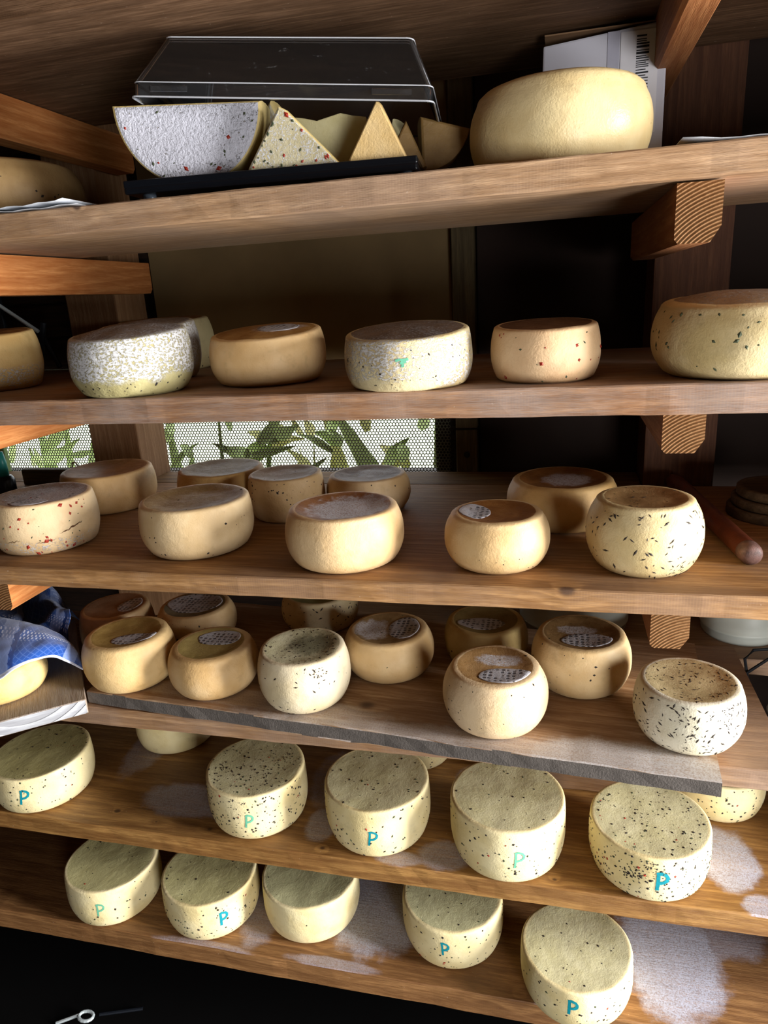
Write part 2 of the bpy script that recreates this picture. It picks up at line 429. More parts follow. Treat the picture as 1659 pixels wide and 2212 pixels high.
W5 = wood('shelf_wood_gold', '6c4520', 'a4763f', 'c49758', 'x', oc(X0, X1, 1.0, 1.5), saw=.3, ring=26, rough=.5, spec=.45,
          knots=[(-.88, 1.045, .007), (-.78, 1.03, .004), (-.66, 1.03, .005), (-.42, 1.02, .005), (.01, 1.02, .004)],
          stains=[(-.74, 1.10, .12, .055, .75), (-.44, 1.08, .035, .05, .6), (-.93, 1.26, .05, .12, .5), (.31, 1.12, .055, .085, .95), (.345, 1.02, .035, .03, .8), (-.19, 1.04, .05, .04, .6), (-.15, 1.27, .05, .05, .5), (-.27, 1.02, .05, .02, .5), (-.46, 1.22, .05, .1, .35)])
W6 = wood('shelf_wood_lowest', '644022', '986c40', 'b88a58', 'x', oc(X0, X1, 1.0, 1.5), saw=.3, ring=26, rough=.5, spec=.45,
          knots=[(-.45, 1.04, .006), (-.20, 1.02, .004), (-.14, 1.01, .003), (-.05, 1.012, .008), (-1.15, 1.03, .005), (-.57, 1.09, .008)],
          stains=[(-.355, 1.16, .115, .135, 1.0), (.235, 1.155, .10, .165, 1.0), (.32, 1.22, .11, .07, .6), (-.60, 1.12, .05, .12, .5), (-.42, 1.01, .10, .015, .5), (.02, .995, .05, .02, .5), (-.70, 1.0, .12, .015, .4)])
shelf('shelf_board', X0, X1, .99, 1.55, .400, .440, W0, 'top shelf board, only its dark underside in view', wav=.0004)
shelf('shelf_board', X0, X1, 1.0, 1.42, .119, .157, W1, 'shelf board carrying the display tray and big yellow wheel')
shelf('shelf_board', X0, X1, 1.0, 1.598, -.172, -.131, W2, 'shelf board carrying the single row of cheeses at eye level')
shelf('shelf_board', X0, X1, 1.0, 1.597, -.468, -.432, W3, 'deep shelf board in front of the perforated sheet, with brown stick on it')
shelf('shelf_board', -1.054, .187, 1.599, 1.722, -.468, -.432, W3r, 'narrow rear plank of the deep shelf, right below the perforated sheet')
shelf('shelf_board', X0, -1.202, 1.599, 1.722, -.468, -.432, W3r, 'short rear plank of the deep shelf, left of the pale post')
shelf('shelf_board', X0, .357, 1.0, 1.40, -.753, -.7165, W4, 'short shelf board lying beneath the loose whitened board')
shelf('shelf_board', X0, X1, 1.0, 1.5, -1.036, -.995, W5, 'golden shelf board with five P-marked cheeses, second from the bottom')
shelf('shelf_board', X0, X1, 1.0, 1.5, -1.322, -1.271, W6, 'lowest golden shelf board with white salt patches')
# loose boards lying on the short shelf
Wb = wood('whitened_board', '86603e', 'b8946e', 'd8c0a4', 'x', (-.29, 1.17, 0), ring=34, knots=[(-.30, 1.03, .016)], grey=.15,
          stains=[(-.02, .955, .55, .048, .65), (.14, .965, .18, .065, 1.0), (-.5, 1.0, .3, .03, .5)], stain_col='d6d2d0', bumpk=.8)
lb = board('loose_board', -.555, .555, -.215, .215, 0, .026, Wb, bev=.0015, wav=.002)
lb.location = (-.297, 1.182, -.7145 + G0); lb.rotation_euler = (0, 0, -math.radians(4.6))
Wg = simple('weathered_board_edge', '5f5852', .9, var=.3, sc=60, bump=.8)
lb.data.materials.append(Wg)
for p in lb.data.polygons:
    if p.normal.y < -.9: p.material_index = 1
tag(lb, 'loose whitened board sticking out over the shelf edge, cheeses with caraway on it', 'board', 'loose boards')
We = wood('white_soaked_board', '9a8068', 'b8a68e', 'd8cdbc', 'y', ring=60, grey=.8, bumpk=.9)
Wee = wood('white_end_grain', '8d8d90', 'c4c6ca', 'e6e8ec', 'x', ring=120, endgrain=(.1, -.2, .12), bumpk=1.0)
a_ = math.atan2(-.63, -.776)
bm = bmesh.new(); add_box(bm, 0, .27, -.40, 0, 0, .030, .0015, 1)
ob = bm_out(bm, 'loose_board', We, None, (-.845, .98, -.7145)); ob.rotation_euler = (0, 0, a_)
ob.data.materials.append(Wee)
for p in ob.data.polygons:
    if p.normal.y > .9: p.material_index = 1
tag(ob, 'whitened loose board turned crosswise, end grain to the front, under the blue cloth', 'board', 'loose boards')
rl = board('back_rail', -.05, .215, 1.262, 1.30, -.994, -.925, W4); tag(rl, 'short wooden rail standing at the back of the golden shelf', 'rail')
rl = board('rear_ledge', -.5, 1.0, 1.403, 1.597, -.78, -.745, W4); rl['label'] = 'ledge board behind the short shelf, under the white tubs'; rl['category'] = 'ledge'

# ------------------------------------------------------------------ cheeses
def smooth01(x): x = max(0, min(1, x)); return x*x*(3-2*x)
class Cheese:
    """barrel-shaped wheel; local origin at the centre of its base"""
    def __init__(s, Rr, H, rt, rb, bev, dip, seed, lump=.010, tilt=0.0):
        s.tilt = tilt; s.R, s.H, s.rt, s.rb, s.bev, s.dip, s.seed, s.lump = Rr, H, rt, rb, bev, dip, seed, lump
    def rad(s, t):
        if t < .5: return s.R*(1-(1-s.rb)*(1-t/.5)**2.2)
        return s.R*(1-(1-s.rt)*((t-.5)/.5)**2.4)
    def wob(s, th, z):
        p = Vector((math.cos(th)*1.3, math.sin(th)*1.3, z/s.R*1.2)) + Vector((s.seed*3.7, s.seed*1.3, 0))
        return 1 + s.lump*mnoise.noise(p) + s.lump*.35*mnoise.noise(p*3.1)
    def side(s, th, t, off=0.0):
        r = s.rad(t)*s.wob(th, t*s.H) + off
        return Vector((r*math.cos(th), r*math.sin(th), t*s.H + s.tilt*r*math.sin(th)/s.R*t))
    def topz(s, x, y):
        q = math.hypot(x, y)/max(1e-6, s.rt*s.R - s.bev); cap = smooth01((1-q)*2.2) if s.dip > 0 else max(0.0, 1-q*q)
        return s.H + s.tilt*y/s.R - s.dip*cap + .0012*mnoise.noise(Vector((x*28+s.seed, y*28, s.seed)))
    def mesh(s, name, mat, parent, n=72, inner=.95):
        rings = []; tm = []
        b = s.bev; te = 1-b/s.H
        prof = [(s.rad(0)*.93, 0.0, 0), (s.rad(0), .0025, 0)]
        k = 16
        for i in range(1, k+1):
            t = te*i/k; prof.append((s.rad(t), t*s.H, 0))
        r1 = s.rad(te); r2 = s.rt*s.R - b
        for i in range(1, 4):
            a = i/4*math.pi/2
            prof.append((r2 + (r1-r2)*math.cos(a), s.H-b + b*math.sin(a), 0))
        verts = [(0, 0, 0)]; tmv = [0.0]
        for (r, z, q) in prof:
            for j in range(n):
                th = 2*math.pi*j/n; w = s.wob(th, z)
                verts.append((r*w*math.cos(th), r*w*math.sin(th), z + s.tilt*r*w*math.sin(th)/s.R*z/s.H)); tmv.append(0.0)
        nr = len(prof)
        for fr, q in ((1.0, .15), (.975, .5), (inner, .85), (.90, 1), (.8, 1), (.66, 1), (.5, 1), (.34, 1), (.17, 1)):
            for j in range(n):
                th = 2*math.pi*j/n; w = 1+(s.wob(th, s.H)-1)*fr; r = r2*fr*w
                x, y = r*math.cos(th), r*math.sin(th)
                verts.append((x, y, s.topz(x, y))); tmv.append(q)
            nr += 1
        verts.append((0, 0, s.topz(0, 0))); tmv.append(1.0)
        faces = [(0, 1+(j+1) % n, 1+j) for j in range(n)]
        for i in range(nr-1):
            a = 1+i*n; c = a+n
            for j in range(n):
                j2 = (j+1) % n; faces.append((a+j, a+j2, c+j2, c+j))
        last = 1+(nr-1)*n; ce = len(verts)-1
        faces += [(last+j, last+(j+1) % n, ce) for j in range(n)]
        o = link(name, verts, faces, mat, parent, (0, 0, 0), True)
        at = o.data.attributes.new('topm', 'FLOAT', 'POINT'); at.data.foreach_set('value', tmv)
        return o

def cheese_mat(name, side, side2, top, top2, bloom=0.0, bzone=(.0, 1.0), tbloom=0.0, patches=(), rough=.52, tedge=True, H=.1, topdark=None, lump=.3, bloomcol='d8d6d4', sss=0.0):
    g = NT(name); P0 = g.obj(); off = g.vm('SCALE', (9.1, 5.7, 3.3), g.rand()); P = g.vm('ADD', P0, off)
    nb = g.noise(P, 14, 3, .55); nm = g.noise(P, 70, 3, .6); nf = g.noise(P, 420, 2, .6)
    tm = g.attr('topm')
    tmask = g.sm(g.m('ADD', tm, g.m('MULTIPLY', g.m('SUBTRACT', nm, .5), .5)), .35, .75)
    cs = g.mix(g.sm(nb, .35, .68), hx(side), hx(side2))
    cs = g.mix(g.m('MULTIPLY', g.sm(nm, .58, .78), .22), cs, hx(side2))
    nl = g.noise(P, 34, 3, .65); dk = tuple(v*.62 for v in hx(side2)[:3]) + (1,)
    cs = g.mix(g.m('MULTIPLY', g.sm(nl, .54, .74), .32), cs, dk)
    pit = g.sm(g.vor(P, 95), .16, .05); cs = g.mix(g.m('MULTIPLY', g.m('MULTIPLY', pit, g.sm(nb, .45, .6)), .35), cs, dk)
    ct = g.mix(g.sm(g.m('ADD', g.m('MULTIPLY', nb, .6), g.m('MULTIPLY', nm, .4)), .36, .64), hx(top), hx(top2))
    c = g.mix(tmask, cs, ct)
    h = g.m('ADD', g.m('MULTIPLY', nm, lump), g.m('MULTIPLY', nf, .16))
    h = g.m('ADD', h, g.m('MULTIPLY', nl, .5))
    O = g.sep(P0); ro = g.m('ADD', rough, g.m('MULTIPLY', g.m('SUBTRACT', nm, .5), .3))
    if bloom:
        zt = g.m('DIVIDE', O[2], H)
        zn = g.m('MULTIPLY', g.sm(g.m('ADD', zt, g.m('MULTIPLY', g.m('SUBTRACT', nb, .5), .5)), bzone[0], bzone[0]+.1), g.sm(g.m('ADD', zt, g.m('MULTIPLY', g.m('SUBTRACT', nb, .5), .3)), bzone[1], bzone[1]-.1))
        st = g.noise(g.vm('MULTIPLY', P, (1, 1, 1.6)), 190, 5, .7)
        bl = g.m('MULTIPLY', g.sm(g.m('ADD', st, g.m('MULTIPLY', nb, .3)), .74-bloom*.28, .80-bloom*.2), g.m('MULTIPLY', zn, g.m('SUBTRACT', 1.0, tm)))
        c = g.mix(g.m('MULTIPLY', bl, .9), c, hx(bloomcol)); h = g.m('ADD', h, g.m('MULTIPLY', bl, .5)); ro = g.m('ADD', ro, g.m('MULTIPLY', bl, .3))
    if tbloom:
        st = g.noise(P, 260, 5, .75)
        bl = g.m('MULTIPLY', g.sm(g.m('ADD', st, g.m('MULTIPLY', nb, .3)), .78-tbloom*.3, .92-tbloom*.25), tm)
        c = g.mix(g.m('MULTIPLY', bl, .75), c, hx('c3c1c4')); h = g.m('ADD', h, g.m('MULTIPLY', bl, .6))
    for (cx, cy, rx, ry, k) in patches:
        d = g.vm('LENGTH', g.com(g.m('DIVIDE', g.m('SUBTRACT', O[0], cx), rx), g.m('DIVIDE', g.m('SUBTRACT', O[1], cy), ry), 0.0))
        st = g.noise(P, 330, 4, .75)
        e = g.m('ADD', d, g.m('MULTIPLY', g.m('SUBTRACT', g.noise(P, 55, 4, .65), .5), .9))
        mk = g.m('MULTIPLY', g.m('MULTIPLY', g.sm(e, 1.05, .7), g.sm(st, .36, .52)), tm)
        c = g.mix(g.m('MULTIPLY', mk, k), c, hx('dadae0'))
    if topdark:
        cx, cy, rr, colr = topdark
        d = g.m('DIVIDE', g.vm('LENGTH', g.com(g.m('SUBTRACT', O[0], cx), g.m('SUBTRACT', O[1], cy), 0.0)), rr)
        e = g.m('ADD', d, g.m('MULTIPLY', g.m('SUBTRACT', g.noise(P, 60, 5, .7), .5), 1.3))
        c = g.mix(g.m('MULTIPLY', g.m('MULTIPLY', g.sm(e, 1.1, .5), tm), .75), c, hx(colr))
    return g.bsdf(c, ro, g.bump(h, .75, .003), 0, .28, sss=sss, sssr=.006)

M_label = None
def label_mat():
    g = NT('casein_label'); P = g.vm('ADD', g.obj(), g.vm('SCALE', (1.1, .7, 0), g.rand()))
    d = g.vor(P, 105, 'F1', .25); e = g.vor(P, 105, 'DISTANCE_TO_EDGE', .25)
    n1 = g.noise(P, 40, 3); n2 = g.noise(P, 500, 3, .7)
    cell = g.m('MULTIPLY', g.sm(d, .40, .26), g.sm(n1, .38, .5))
    c = g.mix(n2, hx('8f8d92'), hx('d6d4d8'))
    c = g.mix(g.m('MULTIPLY', cell, .85), c, hx('3a3a40'))
    c = g.mix(g.m('MULTIPLY', g.sm(g.noise(P, 30, 3), .5, .7), .35), c, hx('9a7a58'))
    return g.bsdf(c, .55, g.bump(g.m('ADD', g.m('MULTIPLY', cell, -.8), n2), .6, .0015), 0, .4)
M_label = label_mat()
M_pepper = simple('dark_pepper', '2a221c', .6, var=.4, sc=300)
M_seed = simple('caraway_seed', '342a22', .6, var=.4, sc=300)
M_herb = simple('green_herb', '4a5238', .7, var=.4, sc=300)
M_chili = simple('red_chili', 'a3321f', .5, var=.3, sc=300)
M_teal = simple('teal_marker_ink', '1292a0', .5, var=.25, sc=200)
M_teal2 = simple('faded_teal_marker_ink', '6fbf9c', .55, var=.25, sc=200)

def specks(C, name, parent, mat, n_side, n_top, size, elong, seed, clusters=(), tr=(.03, .97), th=(-math.pi, .0)):
    rg = random.Random(seed); verts = []; faces = []
    def put(p, nrm, sz, el):
        t = nrm.cross(Vector((rg.uniform(-1, 1), rg.uniform(-1, 1), rg.uniform(-1, 1)))).normalized(); b = nrm.cross(t)
        k = len(verts)
        for q in (t*sz*el, b*sz, -t*sz*el, -b*sz): verts.append(p + q*rg.uniform(.75, 1.2))
        verts.append(p + nrm*sz*.45 + t*sz*.3); verts.append(p - nrm*sz*.5)
        for i in range(4):
            faces.append((k+i, k+(i+1) % 4, k+4)); faces.append((k+(i+1) % 4, k+i, k+5))
    def sidepos(a, t):
        p = C.side(a, t); d1 = C.side(a+.03, t)-p; d2 = C.side(a, min(.99, t+.03))-C.side(a, max(0, t-.03))
        return p, d1.cross(d2).normalized()
    for i in range(n_side):
        a = rg.uniform(*th); t = rg.uniform(*tr); p, nn = sidepos(a, min(t, 1-C.bev/C.H-.02))
        put(p, nn, size*rg.choice((.45, .55, .7, .9, 1.2)), elong)
    for i in range(n_top):
        a = rg.uniform(-math.pi, math.pi); r = (C.rt*C.R-C.bev)*math.sqrt(rg.random())*.98
        x, y = r*math.cos(a), r*math.sin(a); put(Vector((x, y, C.topz(x, y))), Vector((0, 0, 1)), size*rg.choice((.45, .55, .7, .9, 1.2)), elong)
    for cl in clusters:
        kind, a, b, sp, n = cl
        for i in range(n):
            if kind == 's':
                aa = math.radians(a)+rg.gauss(0, sp); t = min(.9, max(.04, b+rg.gauss(0, sp*.8))); p, nn = sidepos(aa, t)
                put(p, nn, size*rg.uniform(.4, 1.0), elong)
            else:
                x = a+rg.gauss(0, sp); y = b+rg.gauss(0, sp)
                if math.hypot(x, y) < (C.rt*C.R-C.bev)*.97: put(Vector((x, y, C.topz(x, y))), Vector((0, 0, 1)), size*rg.uniform(.4, 1.0), elong)
    if verts: tag(link(name, verts, faces, mat, parent), kind='stuff')

PSTROKES = [[(-.40, -1.0), (-.36, -.3), (-.33, .4), (-.34, .95)], [(-.52, .92), (-.1, 1.02), (.38, .88), (.60, .58), (.52, .22), (.2, -.02), (-.32, -.12)]]
SMUDGE = [[(-1.2, .35), (-.5, .5), (.2, .4), (1.1, .55)], [(-.4, -.2), (.1, .1), (.7, .0)], [(0, -.9), (.1, -.3), (.05, .4)]]
def mark(C, parent, thd, t0, mat, size=.0150, w=.0042, strokes=PSTROKES, lean=0.0, name='marker_letter'):
    bm = bmesh.new(); th0 = math.radians(thd); rr = C.rad(t0)
    for st in strokes:
        pts = []
        for (a, b), (c, d) in zip(st, st[1:]):
            for q in range(4): pts.append((a+(c-a)*q/4, b+(d-b)*q/4))
        pts.append(st[-1]); row = []
        for i, (u, v_) in enumerate(pts):
            a, b = pts[max(0, i-1)], pts[min(len(pts)-1, i+1)]
            dx, dy = b[0]-a[0], b[1]-a[1]; L = math.hypot(dx, dy); nx, ny = -dy/L, dx/L
            r3 = []
            for s_ in (-1, 1):
                ww = w/size*.5*(1+.25*mnoise.noise(Vector((i*.7, s_, thd))))
                uu = (u+nx*ww*s_)*size*.95; vv = (v_+ny*ww*s_)*size
                uu += vv*lean
                r3.append(bm.verts.new(C.side(th0+uu/rr, t0+vv/C.H, .0005)))
            row.append(r3)
        for a, b in zip(row, row[1:]):
            try: bm.faces.new((a[0], b[0], b[1], a[1]))
            except Exception: pass
    bmesh.ops.recalc_face_normals(bm, faces=bm.faces)
    o = bm_out(bm, name, mat, parent); return o

def casein(C, parent, cx, cy, rx, ry, ang):
    """thin oval label pressed into the top rind"""
    verts = []; faces = []; n = 30; ca, sa = math.cos(math.radians(ang)), math.sin(math.radians(ang)); lim = (C.rt*C.R-C.bev)*.97
    z0 = C.topz(cx, cy)
    def P(f, k, dz):
        a = 2*math.pi*k/n; w = 1+.05*mnoise.noise(Vector((k*.6, cx*90, cy*90)))
        x = rx*f*w*math.cos(a); y = ry*f*w*math.sin(a); X = cx+x*ca-y*sa; Y = cy+x*sa+y*ca
        q = math.hypot(X, Y)
        if q > lim: X *= lim/q; Y *= lim/q
        return (X-cx, Y-cy, C.topz(X, Y)+dz-z0)
    rows = [(1.0, -.0005), (1.0, .0007), (.95, .0011), (.7, .0011), (.4, .0011)]
    for f, dz in rows: verts += [P(f, k, dz) for k in range(n)]
    verts.append((0, 0, .0011))
    for i in range(len(rows)-1):
        for k in range(n): faces.append((i*n+k, i*n+(k+1) % n, (i+1)*n+(k+1) % n, (i+1)*n+k))
    l = (len(rows)-1)*n; faces += [(l+k, l+(k+1) % n, len(verts)-1) for k in range(n)]
    return link('casein_label', verts, faces, M_label, parent, (cx, cy, z0), True)

# material families
def mature(nm, **kw):
    d = dict(side='e7cfae', side2='dcc09a', top='a5743f', top2='86582c', H=.1); d.update(kw); return cheese_mat(nm, **d)
def fresh(nm, **kw):
    d = dict(side='efe0b0', side2='e3cf96', top='dcd4aa', top2='d0c798', rough=.45, H=.1, lump=.2); d.update(kw); return cheese_mat(nm, **d)
ZS = {'1': .157, '2': -.131, '3': -.432, '4': -.6885, '4l': -.6845, '4s': -.7165, '5': -.995, '6': -1.271}
CH = {}
def cheese(key, sh, p, rt, rb, mat, label, group, bev=.005, dip=.004, name='round_cheese', lump=.010, inner=.95, tilt=None):
    X, Y, Rr, H = p
    e = empty(name, (X, Y, ZS[sh]))
    tag(e, label, 'cheese', group)
    C = Cheese(Rr, H, rt, rb, bev, dip, (sum(map(ord, key)) % 97)*.37, lump, tilt or 0.0)
    C.mesh('rind', mat, e, inner=inner)
    CH[key] = (C, e); return C, e

g1, g2, g3, g4, g5, g6 = ('cheeses on the tray shelf', 'row of cheeses at eye level', 'cheeses on the deep shelf', 'cheeses on the loose boards', 'P-marked cheeses on the golden shelf', 'cheeses on the lowest shelf')
# --- tray shelf
cheese('big', '1', (-.0021, 1.170, .129, .1171), .80, .84, mature('big_yellow_rind', side='ecd6a2', side2='e2c78e', top='dcc084', top2='d0b070', rough=.33, lump=.15), 'large smooth yellow cheese wheel in front of the white carton', g1, bev=.02, dip=.0, lump=.006)
cheese('brown', '1', (-.9919, 1.19, .150, .1033), .84, .86, mature('brown_wheel_rind', side='a88a5c', side2='93744a', top='8a6638', top2='74522c'), 'large dull brown cheese wheel at the left end of the tray shelf', g1, bev=.012)
C, e = CH['brown']; specks(C, 'dark_specks', e, M_pepper, 26, 4, .0022, 1.3, 3)
# --- eye level row
cheese('2a', '2', (-1.0981, 1.20, .0985, 0.108), .90, .86, mature('rind_2a', side='e0c386', side2='d3ae6e', bloom=.28, bzone=(-.3, .5)), 'plain yellow cheese cut off by the left picture edge, beside white-crusted cheese', g2, dip=-0.004, tilt=0.008)
cheese('2b', '2', (-.7004, 1.0802, .101, 0.101), .93, .80, mature('rind_2b', side='b8ae7e', side2='a09566', top='857466', top2='6a5a4c', bloom=.62, bzone=(.20, 1.4), tbloom=.55, H=.1163, lump=.8, bloomcol='d6d6d8'), 'cheese wheel thickly crusted with white mould, sunlit, nearest on its shelf', g2, lump=.016, dip=-0.01, tilt=0.01)
C, e = CH['2b']; specks(C, 'dark_specks', e, M_pepper, 50, 3, .0016, 1.5, 4, tr=(.02, .3))
cheese('2b2', '2', (-.7958, 1.295, .100, 0.108), .92, .85, mature('rind_2b2', side='d8cba6', side2='c3b187', top='8d7a66', top2='77644f', bloom=.6, tbloom=.5, H=.12), 'mouldy cheese half hidden right behind the white-crusted cheese', g2, dip=-0.006, tilt=0.01)
cheese('2b3', '2', (-.8778, 1.50, .110, 0.112), .90, .88, mature('rind_2b3', side='d2c294', side2='c2ae7c'), 'pale cheese furthest back behind the two mould-crusted cheeses', g2, dip=-0.003, tilt=0.005)
C, e = CH['2b3']; specks(C, 'dark_specks', e, M_pepper, 20, 4, .002, 1.2, 5)
cheese('2c', '2', (-.4926, 1.176, .101, 0.0875), .93, .82, mature('rind_2c', side='eac792', side2='dfb67c', top='b98c50', top2='a27438', patches=[(.02, .01, .05, .05, .5)]), 'smooth orange-yellow cheese with a dark label on top, at eye level', g2, lump=.007, dip=-0.005, tilt=0.011)
casein(*CH['2c'], .022, .005, .036, .040, 0)
cheese('2d', '2', (-.2214, 1.074, .0974, 0.083), .95, .88, mature('rind_2d', side='e0d0a2', side2='d0b884', top='7d6652', top2='665040', bloom=.45, bzone=(.10, .85), tbloom=.45, H=.0955, lump=.6), 'cheese with scattered white mould and a small teal smudge on its side', g2, dip=-0.004, tilt=0.011)
C, e = CH['2d']; mark(C, e, -83.5, .60, M_teal2, .0085, .004, SMUDGE, name='marker_smudge'); specks(C, 'dark_specks', e, M_pepper, 60, 0, .0014, 1.5, 6)
cheese('2e', '2', (-.0178, 1.1067, .0806, 0.081), .92, .86, mature('rind_2e', side='e2c196', side2='d8b083', top='6f4a2c', top2='5c3a20'), 'small cheese with a few red chili flecks, dark top, at eye level', g2, dip=-0.002, tilt=0.006)
C, e = CH['2e']; specks(C, 'chili_flecks', e, M_chili, 12, 0, .0030, 1.2, 8); specks(C, 'dark_specks', e, M_herb, 10, 0, .0014, 1.8, 9)
cheese('2f', '2', (.2535, 1.11, .1205, 0.103), .86, .80, mature('rind_2f', side='e0cc9c', side2='d0b880', top='9a8468', top2='806a50', tbloom=.45), 'large cheese with few dark specks cut off by right picture edge', g2, bev=.009, dip=-0.01, tilt=0.008)
C, e = CH['2f']; specks(C, 'dark_specks', e, M_herb, 46, 6, .0022, 1.7, 10)
# --- deep shelf
cheese('3g', '3', (-1.0165, 1.3951, .1069, .0895), .93, .84, mature('rind_3g', side='e0bc86', side2='d3a96e', top='c08a4e', top2='a5743c'), 'orange cheese at the back left, behind the chili-flecked cheese', g3, bev=.006)
cheese('3h', '3', (-.7263, 1.396, .0985, .0917), .93, .84, mature('rind_3h', side='c9a468', side2='b98f52', top='a58a52', top2='8d733f'), 'dull olive-brown cheese against the perforated sheet', g3, bev=.006)
cheese('3i', '3', (-.5534, 1.3455, .0813, .0925), .93, .84, mature('rind_3i', side='d8b98a', side2='c9a672', top='a88658', top2='937044'), 'small dark-specked cheese in the back row with pale rim', g3)
C, e = CH['3i']; specks(C, 'dark_specks', e, M_pepper, 40, 4, .0020, 1.3, 12, tr=(.45, .95))
cheese('3j', '3', (-.3892, 1.4025, .0905, .0771), .86, .80, mature('rind_3j', side='dcbf94', side2='cdaa78', top='8d6a44', top2='6f4e30', patches=[(.012, .018, .045, .04, .35)]), 'pale cheese in the back row, right in front of the bright sheet edge', g3)
C, e = CH['3j']; specks(C, 'dark_specks', e, M_pepper, 10, 0, .002, 1.2, 13)
cheese('3k', '3', (.0138, 1.3334, .1044, .0866), .86, .80, mature('rind_3k', side='dcb87e', side2='cfa464', top='9a6630', top2='7d4e20', patches=[(.008, -.005, .048, .05, .75)]), 'amber cheese with a white mould patch, behind the caraway-flecked cheese', g3, bev=.007)
cheese('3l', '3', (-.9873, 1.1393, .1002, .1001), .93, .88, mature('rind_3l', side='e2c79c', side2='d6b688', top='a08264', top2='876a4e', tbloom=.35, patches=[(.01, .0, .08, .07, .5)], bloom=.15, bzone=(.05, .35)), 'cracked cheese with red chili flecks at the left picture edge', g3)
C, e = CH['3l']; specks(C, 'chili_flecks', e, M_chili, 46, 4, .0032, 1.5, 14); specks(C, 'dark_specks', e, M_herb, 30, 10, .0017, 1.8, 15)
casein(C, e, .012, -.052, .036, .030, 0)
def crack(C, parent, a0, a1, t0, t1, w=.0012, seed=1):
    bm = bmesh.new(); rg = random.Random(seed); n = 16; row = []
    for i in range(n+1):
        s_ = i/n; a = math.radians(a0+(a1-a0)*s_); t = t0+(t1-t0)*s_+rg.uniform(-.018, .018)
        ww = w*math.sin(math.pi*min(1, .08+s_*.92))*rg.uniform(.6, 1.3)
        row.append((bm.verts.new(C.side(a, t-ww/C.H, .0003)), bm.verts.new(C.side(a, t+ww/C.H, .0003))))
    for p, q in zip(row, row[1:]): bm.faces.new((p[0], q[0], q[1], p[1]))
    bm_out(bm, 'crack', M_crack, parent)
M_crack = simple('crack_shadow_brown', '5a3a20', .9)
crack(C, e, -12, -40, .52, .40, .0016, 2); crack(C, e, -45, -64, .30, .27, .0009, 3); crack(C, e, -80, -98, .36, .30, .0007, 4)
cheese('3m', '3', (-.657, 1.1442, .1055, .0961), .94, .84, mature('rind_3m', side='d9bf94', side2='cbad7e', top='a98d5c', top2='94774a'), 'smooth beige cheese with tiny pits, second from left in the front row', g3, bev=.006, dip=.006)
C, e = CH['3m']; specks(C, 'dark_specks', e, M_pepper, 22, 6, .0018, 1.4, 16)
cheese('3n', '3', (-.354, 1.1039, .1033, .0957), .88, .82, mature('rind_3n', side='e6c696', side2='dbb680', top='a06a34', top2='855226', patches=[(.012, -.004, .078, .075, .9)]), 'wide cheese with silvery white mould across its brown top', g3, bev=.006, dip=.006)
cheese('3o', '3', (-.0925, 1.1099, .0867, .0876), .82, .78, mature('rind_3o', side='e0c190', side2='d4b07a', top='9c6c38', top2='835427'), 'round-sided cheese with a honeycomb label at the left of its top', g3, bev=.006, dip=.005)
casein(*CH['3o'], -.036, .002, .026, .036, 3); C, e = CH['3o']; specks(C, 'dark_specks', e, M_pepper, 14, 1, .0013, 1.2, 17, tr=(.03, .4))
cheese('3p', '3', (.1383, 1.1173, .0889, .1122), .79, .76, mature('rind_3p', side='e2cf9f', side2='d8bf88', top='a18055', top2='84643c'), 'tall barrel-shaped cheese flecked with caraway, next to the brown stick', g3, bev=.006, dip=.005)
C, e = CH['3p']; specks(C, 'caraway_seeds', e, M_seed, 90, 26, .0016, 3.2, 18, clusters=[('s', -55, .10, .16, 22), ('s', -100, .9, .06, 6)])
# --- loose boards
cheese('4q', '4s', (-.9305, 1.2225, .079, .108), .88, .84, mature('rind_4q', side='c9aa80', side2='b8956a', top='a08062', top2='8c6c50'), 'brownish cheese at the back left with a dark spot on top, beside blue cloth', g4)
casein(*CH['4q'], .030, .012, .025, .034, 6)
cheese('4r', '4', (-.7586, 1.262, .086, .0738), .84, .80, mature('rind_4r', side='d8b98a', side2='c7a270', top='8e8468', top2='76705a'), 'cheese with a large grey-blue label covering its top, back row', g4)
casein(*CH['4r'], -.004, .008, .062, .046, 6); C, e = CH['4r']; specks(C, 'dark_specks', e, M_pepper, 14, 0, .0018, 1.3, 19)
cheese('4s', '4', (-.5058, 1.3565, .0859, .0751), .86, .82, mature('rind_4s', side='ddcba2', side2='cdb687', top='a8aa78', top2='93966a'), 'greenish-topped cheese with dark seeds, half hidden under the deep shelf', g4)
C, e = CH['4s']; specks(C, 'caraway_seeds', e, M_seed, 70, 4, .0016, 2.6, 20)
cheese('4u', '4', (-.3077, 1.1834, .0874, .0828), .83, .80, mature('rind_4u', side='dcbd8c', side2='cfaa74', top='a3875c', top2='8c6f46', patches=[(-.030, -.006, .042, .044, .85)], topdark=None), 'cheese with grey mould beside a honeycomb label, behind the peppery-topped cheese', g4, bev=.006)
casein(*CH['4u'], .030, .006, .030, .044, 7); C, e = CH['4u']; specks(C, 'dark_specks', e, M_herb, 6, 18, .0012, 2.0, 21)
cheese('4t', '4', (-.1273, 1.2506, .0819, .0796), .86, .84, mature('rind_4t', side='c2aa74', side2='b0945c', top='8d7a4c', top2='7a683e'), 'shaded cheese in the back row with honeycomb label, under the deep shelf', g4, bev=.007)
casein(*CH['4t'], -.008, -.016, .046, .026, 6); C, e = CH['4t']; specks(C, 'dark_specks', e, M_pepper, 24, 2, .0018, 1.2, 22, tr=(.05, .5))
cheese('4v', '4', (-.8059, 1.0781, .0886, .0964), .84, .80, mature('rind_4v', side='dcbb84', side2='cea86c', top='ae9054', top2='9a7c42'), 'leftmost front cheese on the loose board, slanted dark-patterned label on top', g4, bev=.008, dip=.006)
casein(*CH['4v'], .026, -.016, .044, .022, 20)
